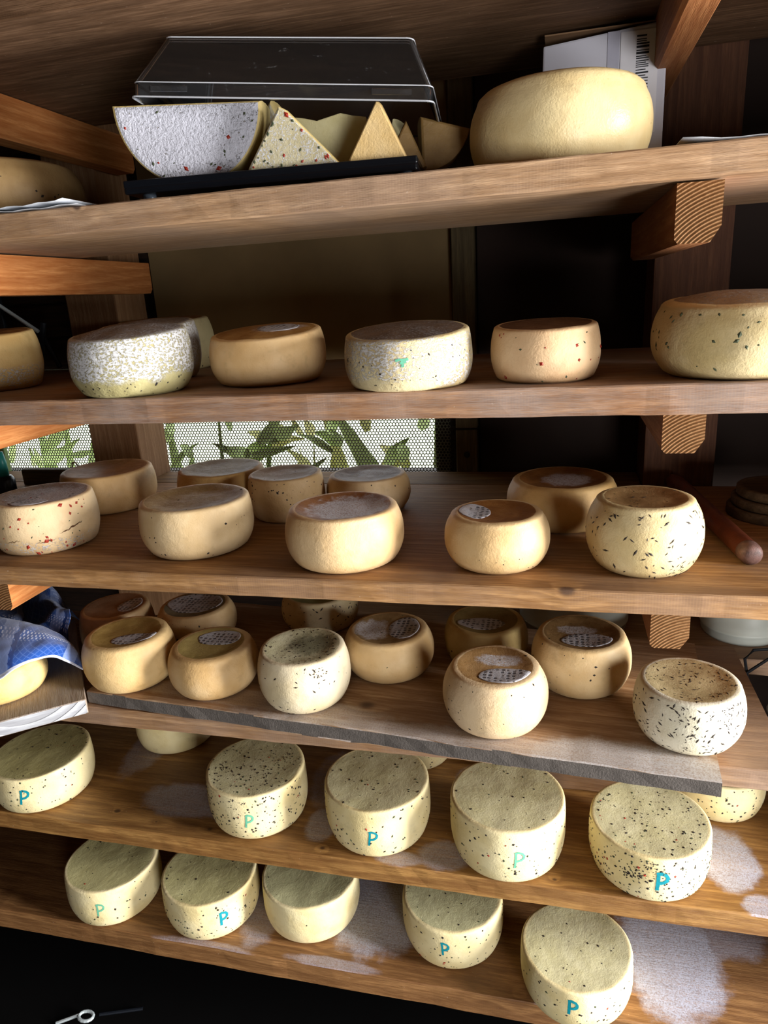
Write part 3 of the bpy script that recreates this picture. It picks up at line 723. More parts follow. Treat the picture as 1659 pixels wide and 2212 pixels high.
cheese('4w', '4', (-.6267, 1.0786, .0848, .0843), .84, .80, mature('rind_4w', side='d8b888', side2='c9a36c', top='b09a60', top2='9d884e'), 'low front cheese with a long honeycomb label at the back of its olive top', g4, bev=.008, dip=.005)
casein(*CH['4w'], .004, .026, .042, .026, 7)
cheese('4x', '4', (-.437, 1.0612, .084, .1009), .88, .80, mature('rind_4x', side='e4d6b6', side2='d8c69e', top='cfc8a6', top2='bdb690', topdark=(.015, .012, .050, '5a5a42')), 'cheese with a mossy dark herb patch covering its top', g4, bev=.005)
C, e = CH['4x']; specks(C, 'caraway_seeds', e, M_seed, 45, 90, .0014, 2.6, 23, clusters=[('s', -52, .82, .09, 26), ('t', .015, .012, .03, 60)])
cheese('4y', '4', (-.092, 1.0411, .0871, .0988), .80, .78, mature('rind_4y', side='e3c9a2', side2='d9bb8e', top='b08d60', top2='9a7648', patches=[(.006, .022, .042, .020, .9)]), 'bulging cheese with an oval silvery label below a white mould streak', g4, bev=.006, dip=.004)
casein(*CH['4y'], .018, -.030, .043, .026, 8); C, e = CH['4y']; specks(C, 'dark_specks', e, M_pepper, 22, 5, .0019, 1.2, 24)
cheese('4z', '4', (.0502, 1.1816, .0875, .0966), .84, .80, mature('rind_4z', side='dcc193', side2='cfae7a', top='93744a', top2='7c5e38', patches=[(-.006, .012, .036, .020, .7)]), 'brown-topped cheese with oval grey label, shaded lower side, behind the bulging one', g4, bev=.006, dip=.004)
casein(*CH['4z'], .008, -.026, .044, .026, 7); C, e = CH['4z']; specks(C, 'dark_specks', e, M_pepper, 18, 8, .0018, 1.4, 25)
cheese('4aa', '4', (.2089, 1.043, .0823, .0942), .88, .78, mature('rind_4aa', side='e2dcc6', side2='d2c9ac', top='bfae84', top2='ab9a70'), 'greyish white cheese thickly dotted with caraway at right end of loose board', g4, bev=.005)
C, e = CH['4aa']; specks(C, 'caraway_seeds', e, M_seed, 200, 150, .0014, 2.9, 26, clusters=[('s', -60, .88, .14, 26), ('s', -100, .8, .14, 18)])
cheese('4bb', '4l', (-1.035, .992, .083, .068), .84, .84, mature('rind_4bb', side='eccd8c', side2='e2bd74', top='c49a58', top2='b0863f'), 'bright yellow cheese under the blue checked cloth', g4, bev=.01)
# --- golden shelf, P marks
cheese('5cc', '5', (-1.0864, 1.0938, .1038, .091), .98, .89, fresh('rind_5cc', top='c4ba82', top2='b8ad74'), 'fresh cheese marked P at the far left under the crosswise white board', g5, bev=.004, dip=.001, lump=.008)
cheese('5dd', '5', (-.8893, 1.3187, .0955, .0855), .98, .89, fresh('rind_5dd'), 'plain fresh cheese at the back left of the golden shelf, top hidden', g5, bev=.004, dip=.001)
cheese('5ee', '5', (-.5818, 1.1046, .1012, .1056), .98, .89, fresh('rind_5ee'), 'P-marked cheese strongly peppered on top and side, with red bits', g5, bev=.004, dip=.001)
cheese('5ff', '5', (-.3283, 1.1048, .103, .1087), .98, .89, fresh('rind_5ff'), 'lightly peppered P-marked cheese in the middle of the golden shelf', g5, bev=.004, dip=.001)
cheese('5gg', '5', (-.0767, 1.0911, .1052, .1147), .98, .89, fresh('rind_5gg'), 'tallest P-marked cheese on the golden shelf, pale nearly clean top', g5, bev=.005, dip=.001)
cheese('5hh', '5', (.1713, 1.0907, .1019, .0965), .98, .89, fresh('rind_5hh'), 'rightmost P-marked cheese on the golden shelf, densely pepper-flecked', g5, bev=.004, dip=.001)
cheese('5ii', '5', (.3212, 1.2904, .088, .085), .98, .89, fresh('rind_5ii'), 'unmarked peppered cheese at back right below the board corner', g5, bev=.005, dip=.001)
cheese('5jj', '5', (-.2934, 1.3389, .0779, .0849), .98, .89, fresh('rind_5jj'), 'dim fresh cheese behind the lightly peppered P-marked cheese', g5, bev=.004, dip=.001)
for key, ns, nt, sz, sd, cl in [('5cc', 60, 30, .0022, 31, ()), ('5ee', 190, 110, .0021, 32, [('t', -.05, -.02, .018, 24), ('t', .02, -.03, .02, 30), ('t', .05, .03, .016, 22)]), ('5ff', 70, 34, .0022, 33, [('t', .0, -.02, .015, 8)]), ('5gg', 75, 26, .0021, 34, ()), ('5hh', 230, 120, .0021, 35, [('s', -110, .62, .13, 40), ('s', -95, .92, .12, 20)]), ('5ii', 70, 20, .0022, 36, ()), ('5jj', 20, 6, .002, 37, ())]:
    C, e = CH[key]; specks(C, 'pepper_specks', e, M_pepper, ns, nt, sz, 1.25, sd, cl); specks(C, 'herb_specks', e, M_herb, ns//3, nt//3, sz*.9, 1.4, sd+50)
    specks(C, 'red_pepper_flecks', e, M_chili, ns//14, nt//14, sz, 1.3, sd+90)
mark(*CH['5cc'], -73, .55, M_teal, .0165, .0050, lean=.15); mark(*CH['5ee'], -77, .50, M_teal2, .0140, .0042, lean=.1); mark(*CH['5ff'], -82, .48, M_teal, .0150, .0042, lean=.08)
mark(*CH['5gg'], -75.5, .52, M_teal2, .0160, .0040, lean=.05); mark(*CH['5hh'], -85, .55, M_teal, .0170, .0062)
# --- lowest shelf
cheese('6kk', '6', (-.9592, 1.0905, .1017, .1001), .98, .89, fresh('rind_6kk', top='ccc48e', top2='c0b680'), 'leftmost cheese on the lowest shelf with a faded green P', g6, bev=.004, dip=.001)
cheese('6ll', '6', (-.7221, 1.1008, .1037, .1001), .98, .89, fresh('rind_6ll', top='cec692', top2='c2ba84'), 'cheese with a bright blue-green P, second from left on the lowest shelf', g6, bev=.004, dip=.001)
cheese('6mm', '6', (-.5013, 1.1344, .1044, .1001), .98, .89, fresh('rind_6mm', top='cbc79a', top2='bebb8e'), 'plain unmarked cheese without specks on the lowest shelf', g6, bev=.004, dip=.002)
cheese('6nn', '6', (-.192, 1.1325, .1032, .1000), .98, .89, fresh('rind_6nn', top='d0cca0', top2='c4bf92'), 'small P-marked cheese right of the big white salt patch, lowest shelf', g6, bev=.005, dip=.001)
cheese('6oo', '6', (.0516, 1.058, .1027, .0950), .98, .89, fresh('rind_6oo'), 'rightmost cheese on the lowest shelf, half its top in shade', g6, bev=.005, dip=.001)
for key, ns, nt, sz, sd in [('6kk', 30, 12, .0022, 41), ('6ll', 85, 26, .0022, 42), ('6mm', 2, 4, .0018, 43), ('6nn', 60, 18, .0021, 44), ('6oo', 50, 20, .0021, 45)]:
    C, e = CH[key]; specks(C, 'pepper_specks', e, M_pepper, ns, nt, sz, 1.25, sd)
    if ns > 10: specks(C, 'herb_specks', e, M_herb, ns//3, nt//3, sz*.9, 1.4, sd+50); specks(C, 'red_pepper_flecks', e, M_chili, ns//16, 1, sz, 1.2, sd+90)
mark(*CH['6kk'], -73, .56, M_teal2, .0150, .0040); mark(*CH['6ll'], -50, .58, M_teal, .0150, .0055); mark(*CH['6nn'], -90.5, .62, M_teal, .0140, .0045, lean=-.1); mark(*CH['6oo'], -94.5, .66, M_teal, .0150, .0055)

# ------------------------------------------------------------------ display tray with clear cover and cut cheese
M_black = simple('black_plastic', '0d1016', .28, spec=.5, var=.2, bump=.03)
ta = .091
tr = empty('display_tray', (-.4125, 1.042, .1585), ta)
tag(tr, 'flat black plastic display tray on small feet, cut cheese on it', 'tray')
bm = bmesh.new(); add_box(bm, -.220, .220, 0, .31, .010, .020, .003, 2)
bm_out(bm, 'tray_plate', M_black, tr)
bm = bmesh.new()
for b in ((-.220, .220, 0, .008), (-.220, .220, .302, .31), (-.220, -.212, .008, .302), (.212, .220, .008, .302)): add_box(bm, b[0], b[1], b[2], b[3], .019, .029, .002, 2)
bm_out(bm, 'tray_rim', M_black, tr)
v, f = lathe([(0, 0), (.009, 0), (.010, .003), (.010, .011), (0, .011)], 18)
M_foot = simple('grey_foot', '5a6470', .35, .3)
for x, y in ((-.190, .020), (.200, .020), (-.190, .288), (.200, .288)): link('foot', v, f, M_foot, tr, (x, y, 0), True)

def clear_mat():
    g = NT('clear_acrylic'); P = g.obj()
    fr = g.n('ShaderNodeFresnel'); fr.inputs[0].default_value = 1.49
    scr = g.sm(g.noise(g.vm('MULTIPLY', P, (1, 3, 1)), 60, 5, .75), .60, .72)
    haze = g.sm(g.noise(P, 9, 3), .45, .75)
    tr_ = g.n('ShaderNodeBsdfTransparent'); tr_.inputs[0].default_value = (.95, .96, .97, 1)
    gl = g.n('ShaderNodeBsdfGlossy'); gl.inputs['Roughness'].default_value = .05
    df = g.n('ShaderNodeBsdfDiffuse'); df.inputs[0].default_value = (.75, .77, .8, 1)
    m1 = g.n('ShaderNodeMixShader'); g.put(m1.inputs[0], g.m('MULTIPLY', fr.outputs[0], 1.2, clamp=True)); g.t.links.new(tr_.outputs[0], m1.inputs[1]); g.t.links.new(gl.outputs[0], m1.inputs[2])
    m2 = g.n('ShaderNodeMixShader'); g.put(m2.inputs[0], g.m('ADD', .012, g.m('MULTIPLY', g.m('MULTIPLY', scr, haze), .22))); g.t.links.new(m1.outputs[0], m2.inputs[1]); g.t.links.new(df.outputs[0], m2.inputs[2])
    g.t.links.new(m2.outputs[0], g.out.inputs[0]); return g.mat
M_clear = clear_mat()
# cover rests crooked on the half wheel (left) and on the wedge tip (right)
FL, FR, BR = Vector((-.600, 1.034, .2975)), Vector((-.173, 1.072, .2530)), Vector((-.194, 1.350, .243))
ex = (FR-FL); Lx = ex.length; ex.normalize(); ey = (BR-FR); Ly = ey.length; ey = (ey - ex*ey.dot(ex)).normalized(); ez = ex.cross(ey)
cov = empty('tray_cover', FL)
tag(cov, 'clear trapezoid plastic cover resting askew on the cut cheeses', 'cover')
cov.rotation_euler = Matrix((ex, ey, ez)).transposed().to_euler()
def loop(i0, i1, j0, j1, z, r=.012, seg=4):
    pts = []
    for (cx, cy, a0) in ((i1-r, j1-r, 0), (i0+r, j1-r, 90), (i0+r, j0+r, 180), (i1-r, j0+r, 270)):
        for k in range(seg+1):
            a = math.radians(a0+90*k/seg); pts.append((cx+r*math.cos(a), cy+r*math.sin(a), z))
    return pts
def shell(loops, name, mat, parent, cap_last=True, thick=.0022):
    n = len(loops[0]); verts = [p for l in loops for p in l]; faces = []
    for i in range(len(loops)-1):
        for k in range(n): faces.append((i*n+k, i*n+(k+1) % n, (i+1)*n+(k+1) % n, (i+1)*n+k))
    if cap_last: faces.append(tuple((len(loops)-1)*n+k for k in range(n)))
    o = link(name, verts, faces, mat, parent)
    md = o.modifiers.new('s', 'SOLIDIFY'); md.thickness = thick; md.offset = -1
    return o
hh_ = .090
shell([loop(0, Lx, 0, Ly, .020, .008), loop(.030, Lx-.034, .042, Ly-.05, hh_, .01), loop(.036, Lx-.040, .050, Ly-.058, hh_+.003, .01)], 'cover_hood', M_clear, cov)
shell([loop(-.004, Lx+.004, -.004, Ly+.004, 0, .010), loop(-.001, Lx+.001, -.001, Ly+.001, .003, .010), loop(-.001, Lx+.001, -.001, Ly+.001, .018, .010), loop(.002, Lx-.002, .002, Ly-.002, .020, .010)], 'cover_rim', M_clear, cov, False)
def edge_glint_mat():
    g = NT('acrylic_edge_glint'); t1 = g.n('ShaderNodeBsdfTransparent'); d1 = g.n('ShaderNodeBsdfPrincipled')
    d1.inputs['Base Color'].default_value = (.8, .82, .86, 1); d1.inputs['Roughness'].default_value = .15
    mx = g.n('ShaderNodeMixShader'); mx.inputs[0].default_value = .55; g.t.links.new(t1.outputs[0], mx.inputs[1]); g.t.links.new(d1.outputs[0], mx.inputs[2]); g.t.links.new(mx.outputs[0], g.out.inputs[0]); return g.mat
M_edge_glint = edge_glint_mat()  # pale see-through tubes paint the bright edge glints of the clear cover
for lp, r in ((loop(-.004, Lx+.004, -.004, Ly+.004, 0, .010), .0011), (loop(-.001, Lx+.001, -.001, Ly+.001, .0195, .010), .0008), (loop(.030, Lx-.034, .042, Ly-.05, hh_, .01), .0010)):
    bm = bmesh.new(); tube(bm, lp+[lp[0]], r, 6); bm_out(bm, 'cover_edge_glint', M_edge_glint, cov)
for (a, b) in (((.003, .003, .020), (.034, .046, hh_)), ((Lx-.003, .003, .020), (Lx-.038, .046, hh_)), ((.003, Ly-.003, .020), (.034, Ly-.054, hh_)), ((Lx-.003, Ly-.003, .020), (Lx-.038, Ly-.054, hh_))):
    bm = bmesh.new(); tube(bm, [a, b], .0010, 6); bm_out(bm, 'cover_edge_glint', M_edge_glint, cov)
for x in (.055, Lx-.055):
    bm = bmesh.new(); add_box(bm, x-.028, x+.028, -.0075, -.0035, .006, .014, .0018, 2); bm_out(bm, 'catch_tab', M_clear, cov)

def cut_mat(nm, c1, c2, bloom=0.0, blc='dfe2ee', bump=.4, rough=.5):
    g = NT(nm); P = g.vm('ADD', g.obj(), g.vm('SCALE', (3, 5, 7), g.rand()))
    nb = g.noise(P, 18, 4); nm_ = g.noise(P, 150, 4, .7)
    c = g.mix(g.sm(nb, .35, .65), hx(c1), hx(c2)); h = nm_
    if bloom:
        w = g.noise(P, 210, 4, .7, 1.5); bl = g.sm(g.m('ADD', w, g.m('MULTIPLY', nb, .25)), .72-bloom*.35, .84-bloom*.3)
        c = g.mix(g.m('MULTIPLY', bl, .92), c, hx(blc)); h = g.m('ADD', nm_, g.m('MULTIPLY', bl, 1.4))
    return g.bsdf(c, rough, g.bump(h, bump, .004), 0, .3)
M_white_face = cut_mat('white_bloom_face', 'e2d6bc', 'd8c8a6', 1.0, blc='d2d3e0', bump=1.0, rough=.8)
M_paste = cut_mat('yellow_paste', 'e6cf8e', 'dcc07a'); M_orange = cut_mat('orange_paste', 'f0d096', 'e8c27e')
M_pale = cut_mat('pale_paste', 'e2d8a8', 'd6ca94'); M_rindcut = cut_mat('chili_rind', 'd6cba6', 'c9bc92', .25)
M_dull = cut_mat('dull_brown_paste', '9a7c4c', '876a3e')

def sector(name, label, grp, loc, rz, Rr, a0, a1, th, face_mat, side_mat, roll=0.0, apex=True, flecks=None, tri=None):
    """slice of a wheel standing on its rim: flat rind face to the front (-y), thickness th backwards; apex/cut edges upward"""
    e = empty(name, loc, rz); tag(e, label, 'cheese', grp)
    n = 28; ring = [(Rr*math.cos(math.radians(a0+(a1-a0)*k/n)), Rr*math.sin(math.radians(a0+(a1-a0)*k/n))) for k in range(n+1)]
    if apex: poly = [(0, 0)] + ring
    else: poly = ring
    if tri:
        hgt, l_, r_ = tri; cor = [(0, hgt), (-l_, 0), (r_, 0)]; poly = []
        for q in range(3):
            A_, B_ = cor[q], cor[(q+1) % 3]
            for w_ in range(8):
                t_ = (w_+.25)/8; bul = .004*math.sin(math.pi*t_) if q == 1 else 0.0
                poly.append((A_[0]+(B_[0]-A_[0])*t_, A_[1]+(B_[1]-A_[1])*t_ - bul))
    cx = sum(p[0] for p in poly)/len(poly); cz = sum(p[1] for p in poly)/len(poly)
    ca, sa = math.cos(roll), math.sin(roll)
    low = min(min((cx+(x-cx)*q_)*sa+(cz+(z-cz)*q_)*ca for x, z in poly) for q_ in (1.0, 1.016)) - .0004
    def T(p, y, s=1.0):
        x = cx+(p[0]-cx)*s; z = cz+(p[1]-cz)*s
        return (x*ca-z*sa, y, x*sa+z*ca-low)
    k = len(poly); L = [(0, .955), (.0015, .985), (.006, 1.0), (th*.35, 1.015), (th*.65, 1.015), (th-.004, 1.0), (th, .975)]
    verts = [T(p, y, s) for y, s in L for p in poly]; faces = []
    for i in range(len(L)-1):
        for j in range(k): faces.append((i*k+j, i*k+(j+1) % k, (i+1)*k+(j+1) % k, (i+1)*k+j))
    faces.append(tuple((len(L)-1)*k+j for j in range(k)))
    o = link('cheese_body', verts, faces, side_mat, e)
    bm = bmesh.new(); bm.from_mesh(o.data); bmesh.ops.recalc_face_normals(bm, faces=bm.faces); bm.to_mesh(o.data); bm.free()
    fv = [T(p, 0, .955) for p in poly]; c0 = T((cx, cz), -.0012); fv.append(c0)
    mid = [T(p, -.0012, .9) for p in poly]; fv += mid
    ff = [(j, (j+1) % k, k+1+(j+1) % k, k+1+j) for j in range(k)] + [(k+1+j, k+1+(j+1) % k, k) for j in range(k)]
    fo = link('rind_face', fv, ff, face_mat, e)
    if flecks:
        nred, ngr, sd = flecks; rg = random.Random(sd)
        for nmx, mt, cnt, sz in (('chili_flecks', M_chili, nred, .0032), ('herb_flecks', M_herb, ngr, .0018)):
            vs_ = []; fs = []
            while len(fs) < cnt*5:
                A_, B_ = poly[rg.randrange(k)], poly[rg.randrange(k)]; t_ = rg.random(); p = T((A_[0]+(B_[0]-A_[0])*t_, A_[1]+(B_[1]-A_[1])*t_), -.0014, .88)
                a = rg.uniform(0, 6.28); q = len(vs_); el = rg.uniform(1, 2.2); z_ = sz*rg.uniform(.5, 1.2)
                for u, w in ((el, 0), (0, 1), (-el, 0), (0, -1)): vs_.append((p[0]+(u*math.cos(a)-w*math.sin(a))*z_, p[1], p[2]+(u*math.sin(a)+w*math.cos(a))*z_))
                vs_.append((p[0], p[1]-.0012, p[2]))
                for u in range(4): fs.append((q+u, q+(u+1) % 4, q+4))
                fs.append((q, q+3, q+2, q+1))
            tag(link(nmx, vs_, fs, mt, e), kind='stuff')
    return e
gc = 'cut cheeses on the display tray'
TZ = .1585+.0205
sector('cheese_half', 'half cheese wheel with white bloomy face and red flecks, cut edge up', gc, (-.541, 1.076, TZ), .20, .113, 180, 360, .075, M_white_face, M_paste, -.03, False, (5, 14, 3))
sector('cheese_wedge', 'cheese wedge with grey-cream face, red chili pieces and herbs', gc, (-.391, 1.066, TZ), ta, .1, 0, 1, .036, M_rindcut, M_paste, 0, True, (10, 34, 4), (.090, .062, .088))
sector('cheese_wedge', 'pointed orange-yellow triangle of cheese at the right of the tray', gc, (-.250, 1.080, TZ), ta, .084, 0, 1, .05, M_orange, M_orange, .0, True, None, (.086, .052, .041))
sector('cheese_wedge', 'tall wedge with crumbly rind standing at the back of the tray', gc, (-.455, 1.200, TZ), ta-.1, .135, 235, 300, .05, M_rindcut, M_paste, -.12, True, (6, 14, 6))
# slab between
bm = bmesh.new(); add_box(bm, -.058, .058, 0, .018, 0, .090, .002, 2); bmesh.ops.subdivide_edges(bm, edges=bm.edges, cuts=5, use_grid_fill=True)
for v_ in bm.verts:
    if v_.co.z > .08: v_.co.z += .004*math.sin(v_.co.x*90)
e = empty('cheese_slab', (-.345, 1.152, TZ), ta+.05); tag(e, 'pale flat slab of cheese with a wavy top, between the two wedges', 'cheese', gc)
bm_out(bm, 'cheese_body', M_pale, e); 
bm = bmesh.new(); add_box(bm, -.057, .057, -.004, .022, 0, .006, .002, 1); bm_out(bm, 'rind_edge', M_rindcut, e)
sector('cheese_wedge', 'brownish wedge leaning at the right end, behind the orange triangle', gc, (-.222, 1.140, TZ), ta+.2, .07, 225, 280, .022, M_dull, M_dull, .25, True)
sector('cheese_wedge', 'dull wedge with curved rind lying beside the right end of the tray', gc, (-.205, 1.165, TZ), .25, .078, 250, 325, .07, M_dull, M_dull, .35, True)
sector('cheese_wedge', 'small pale wedge tip peeping out behind the orange triangle', gc, (-.262, 1.232, TZ), -.2, .095, 240, 300, .05, M_pale, M_pale, .0, True)

# ------------------------------------------------------------------ carton, papers
M_card = simple('white_carton', 'c9c8d2', .7, var=.06, sc=12, bump=.1)
M_cardd = simple('carton_edge', '8a6a4c', .8)
bx = empty('carton_box', (.063, 1.338, .157)); tag(bx, 'white cardboard carton with a barcode label behind the big yellow wheel', 'carton')
bm = bmesh.new(); add_box(bm, -.098, .098, 0, .07, 0, .232, .003, 2)
for v_ in bm.verts:
    if v_.co.x < -.09 and v_.co.z > .2: v_.co.z -= .014; v_.co.x += .006
bm_out(bm, 'carton_body', M_card, bx)
bm = bmesh.new(); add_box(bm, -.090, .094, .004, .066, .2325, .2345, .0, 1); bm_out(bm, 'lid_flap', M_cardd, bx)
bm = bmesh.new(); add_box(bm, .028, .085, -.0016, -.0006, .075, .222, 0); bm_out(bm, 'paper_label', simple('label_paper', 'dddbe0', .7, var=.04), bx)
M_ink = simple('black_ink', '1a1a20', .6)
bm = bmesh.new(); rg = random.Random(5); z = .215
while z > .11:
    w = rg.choice((.0012, .0012, .0022, .003)); add_box(bm, .052, .071 - (0 if rg.random() < .7 else .004), -.0022, -.0016, z-w, z, 0); z -= w + rg.choice((.0016, .0024, .003))
bm_out(bm, 'barcode', M_ink, bx)
bm = bmesh.new(); add_box(bm, .008, .026, -.0014, -.0006, .005, .225, 0); bm_out(bm, 'tape_strip', simple('grey_tape', 'b3b2c0', .4), bx)

M_paper = simple('white_paper', 'e4e8ee', .6, var=.04, bump=.05)
def paper(loc, rz, w, d, curl, label, seed):
    vs_ = []; fs = []; n = 12; mm = 6
    for i in range(n+1):
        for j in range(mm+1):
            x = -w/2+w*i/n; y = d*j/mm; vs_.append((x, y, curl*((i/n-.5)*2)**2*(1-j/mm*.5) + .002*math.sin(i*.9+seed)**2))
    for i in range(n):
        for j in range(mm): a = i*(mm+1)+j; fs.append((a, a+mm+1, a+mm+2, a+1))
    o = link('paper_sheet', vs_, fs, M_paper, None, loc, True, rz)
    md = o.modifiers.new('s', 'SOLIDIFY'); md.thickness = .0006; md.offset = 1
    tag(o, label, 'paper', 'papers on the tray shelf')
paper((.275, 1.012, .1582), .02, .26, .18, .006, 'white paper sheet at the right end of the tray shelf', 1)
paper((-.80, 1.004, .1582), .05, .19, .10, .003, 'lower of two paper sheets at the left end of the tray shelf', 2)
paper((-.81, 1.002, .1640), -.06, .18, .09, .003, 'upper of two paper sheets at the left end of the tray shelf', 3)

# ------------------------------------------------------------------ odds and ends on the shelves
# folding frame at the back left of the eye-level shelf
M_steel = simple('bright_steel', 'd4dee0', .3, .35, var=.05, bump=.02); M_blackm = simple('black_steel', '14181f', .4, .3)
fr = empty('folding_rack', (-1.30, 1.52, -.131)); tag(fr, 'black folding frame with a thin silver rod at the back left', 'folding rack')
bm = bmesh.new(); add_box(bm, -.060, -.020, -.006, .006, 0, .26, .003, 2); bm_out(bm, 'upright', M_blackm, fr)
bm = bmesh.new(); tube(bm, [(-.022, -.012, .170), (.080, -.012, .100)], .0045, 10); bm_out(bm, 'silver_rod', M_steel, fr)
bm = bmesh.new(); tube(bm, [(.092, -.004, .12), (.058, -.004, .008)], .007, 10); bm_out(bm, 'leg', M_blackm, fr)
bm = bmesh.new(); tube(bm, [(.035, -.020, .034), (.072, -.020, .006)], .003, 8); bm_out(bm, 'silver_rod', M_steel, fr)
bm = bmesh.new(); tube(bm, [(.070, .004, .105), (.110, .004, .012)], .006, 10); bm_out(bm, 'leg', M_blackm, fr)
# teal-capped bottle and wooden paddle
bo = empty('marker_bottle', (-1.375, 1.47, -.432)); tag(bo, 'dark bottle with a teal cap at the far left of the deep shelf', 'bottle')
v, f = lathe([(0, 0), (.022, 0), (.024, .004), (.024, .040), (.018, .050), (0, .050)], 24); link('bottle_body', v, f, simple('dark_bottle', '10181c', .3), bo, (0, 0, 0), True)
v, f = lathe([(0, .048), (.013, .048), (.0125, .085), (.009, .112), (0, .114)], 24); link('cap', v, f, simple('teal_cap', '2a8f86', .4), bo, (0, 0, 0), True)
pd = empty('wooden_paddle', (-1.262, 1.57, -.432)); tag(pd, 'old wooden paddle with a white cord loop, below the perforated sheet', 'paddle')
M_oldwood = wood('old_grey_wood', '4a4030', '6a5c44', '857556', 'x')
bm = bmesh.new(); add_box(bm, -.14, .055, -.010, .010, 0, .044, .005, 2); bm_out(bm, 'paddle_blade', M_oldwood, pd)
bm = bmesh.new(); tube(bm, [(.03+.012*math.cos(a*.35)+.004, -.013, .030+.036*math.sin(a*.35)) for a in range(0, 10)], .0022, 6); bm_out(bm, 'cord_loop', simple('white_cord', 'e0ddd2', .8), pd)
# brown stick
M_stick = simple('red_brown_varnish', '6a3420', .35, var=.5, sc=40, bump=.4)
p0, p1 = Vector((.300, 1.115, .0)), Vector((.250, 1.575, .0)); d = (p1-p0); Ls = d.length
st = empty('wooden_stick', (p0.x, p0.y, -.432+.0178)); tag(st, 'worn red-brown wooden stick lying across the right of the deep shelf', 'stick'); st.rotation_euler = (0, 0, math.atan2(d.y, d.x))
prof = [(0, 0), (.010, .0008), (.0148, .004), (.0172, .010), (.0178, .03), (.0176, .25), (.0176, Ls-.01), (.015, Ls), (0, Ls)]
v, f = lathe(prof, 20); v = [(z, y, x) for x, y, z in v]; f = [q[::-1] for q in f]
link('stick_shaft', v, f, M_stick, st, (0, 0, 0), True)
v, f = lathe([(0, -.0004), (.0104, .0004), (.0152, .0036), (.0176, .0098), (.0183, .020), (.0182, .026), (0, .026)], 20); v = [(z, y, x) for x, y, z in v]; f = [q[::-1] for q in f]
link('worn_end', v, f, simple('worn_white_paint', '6d5048', .5, var=.9, sc=120, bump=.5), st, (0, 0, 0), True)
# stacked wooden lids
M_lid = wood('dark_lid_wood', '3a2a1a', '5a4530', '6e583e', 'x')
zz = -.432
for i, (r, h, lab) in enumerate([(.085, .020, 'bottom'), (.082, .018, 'middle'), (.078, .018, 'top')]):
    v, f = lathe([(0, 0), (r*.97, 0), (r, .003), (r, h-.003), (r*.97, h-.0005), (r*.86, h-.0005), (r*.84, h-.004), (0, h-.004)], 40)
    o = link('wooden_disc', v, f, M_lid, None, (.405+i*.004, 1.395, zz), True); tag(o, lab + ' of three stacked round wooden discs at the right edge', 'disc', 'stacked wooden discs'); zz += h+.0003
# white tubs on the rear ledge
M_tub = simple('white_tub_plastic', 'b9bdb4', .45, var=.05, bump=.05)
for (x, y, r, h, lab) in ((.400, 1.535, .084, .17, 'white plastic tub with raised rings at the right, behind the short shelf'), (.045, 1.540, .125, .15, 'wide white plastic tub in the shade behind the loose board')):
    v, f = lathe([(0, 0), (r*.90, 0), (r*.94, .006), (r*.955, .020), (r*.975, .021), (r*.975, .026), (r*.96, .027), (r, h-.012), (r*1.04, h-.011), (r*1.04, h), (r*.97, h), (r*.92, .02), (0, .014)], 48)
    o = link('plastic_tub', v, f, M_tub, None, (x, y, -.7445), True); tag(o, lab, 'tub', 'white tubs')
# side shelf beyond the end of the short shelf, with a wire basket and smooth grey stones
shelf('shelf_board', .385, X1, 1.18, 1.40, -.892, -.866, W4, 'small low side board beyond the end of the short shelf')
cr = empty('wire_basket', (.455, 1.345, -.866)); tag(cr, 'black wire basket handle beyond the end of the short shelf', 'basket')
bm = bmesh.new(); tube(bm, [(-.05, .0, .002), (-.080, .005, .11), (-.088, .005, .150), (-.075, .002, .172), (-.040, .0, .178), (.06, -.01, .17), (.09, -.01, .002)], .0030, 8); bm_out(bm, 'wire_handle', M_blackm, cr)
bm = bmesh.new(); tube(bm, [(-.088, .0, .118), (-.045, -.002, .160), (.03, -.004, .19)], .0030, 8); bm_out(bm, 'wire_brace', M_blackm, cr)
bm = bmesh.new(); tube(bm, [(-.055, -.03, .004), (.09, -.03, .004), (.09, .04, .004), (-.055, .04, .004), (-.055, -.03, .004)], .0030, 8); bm_out(bm, 'wire_base', M_blackm, cr)
for i, (x, y, z, a, b, c, lab) in enumerate(((.428, 1.265, -.8655, .034, .03, .02, 'lowest smooth grey stone at the right edge'), (.430, 1.268, -.8265, .032, .028, .018, 'middle of three stacked grey stones at the right edge'), (.426, 1.270, -.7915, .034, .028, .0165, 'topmost bluish grey stone of the stack at the right edge'))):
    bm = bmesh.new(); bmesh.ops.create_icosphere(bm, subdivisions=3, radius=1)
    for v_ in bm.verts:
        v_.co = Vector((v_.co.x*a, v_.co.y*b, v_.co.z*c)) * (1+.05*mnoise.noise(v_.co*1.5+Vector((i, 0, 0)))); v_.co.z += c
    o = bm_out(bm, 'smooth_stone', simple('grey_stone', '8c98a6', .6), None, (x, y, z), True); tag(o, lab, 'stone', 'stacked stones')
# metal latch on the floor
lt = empty('metal_latch', (-1.07, 1.03, ZF)); tag(lt, 'bright metal ring and rod on the dark floor below the lowest shelf', 'latch')
bm = bmesh.new(); tube(bm, [(.018*math.cos(a*.45), .012*math.sin(a*.45), .02) for a in range(15)], .004, 8); bm_out(bm, 'ring', M_steel, lt)
bm = bmesh.new(); tube(bm, [(-.07, -.02, .006), (-.018, .0, .02)], .004, 8); bm_out(bm, 'rod', M_steel, lt)
bm = bmesh.new(); tube(bm, [(.03, .01, .02), (.12, .05, .01)], .004, 8); bm_out(bm, 'handle', M_blackm, lt)

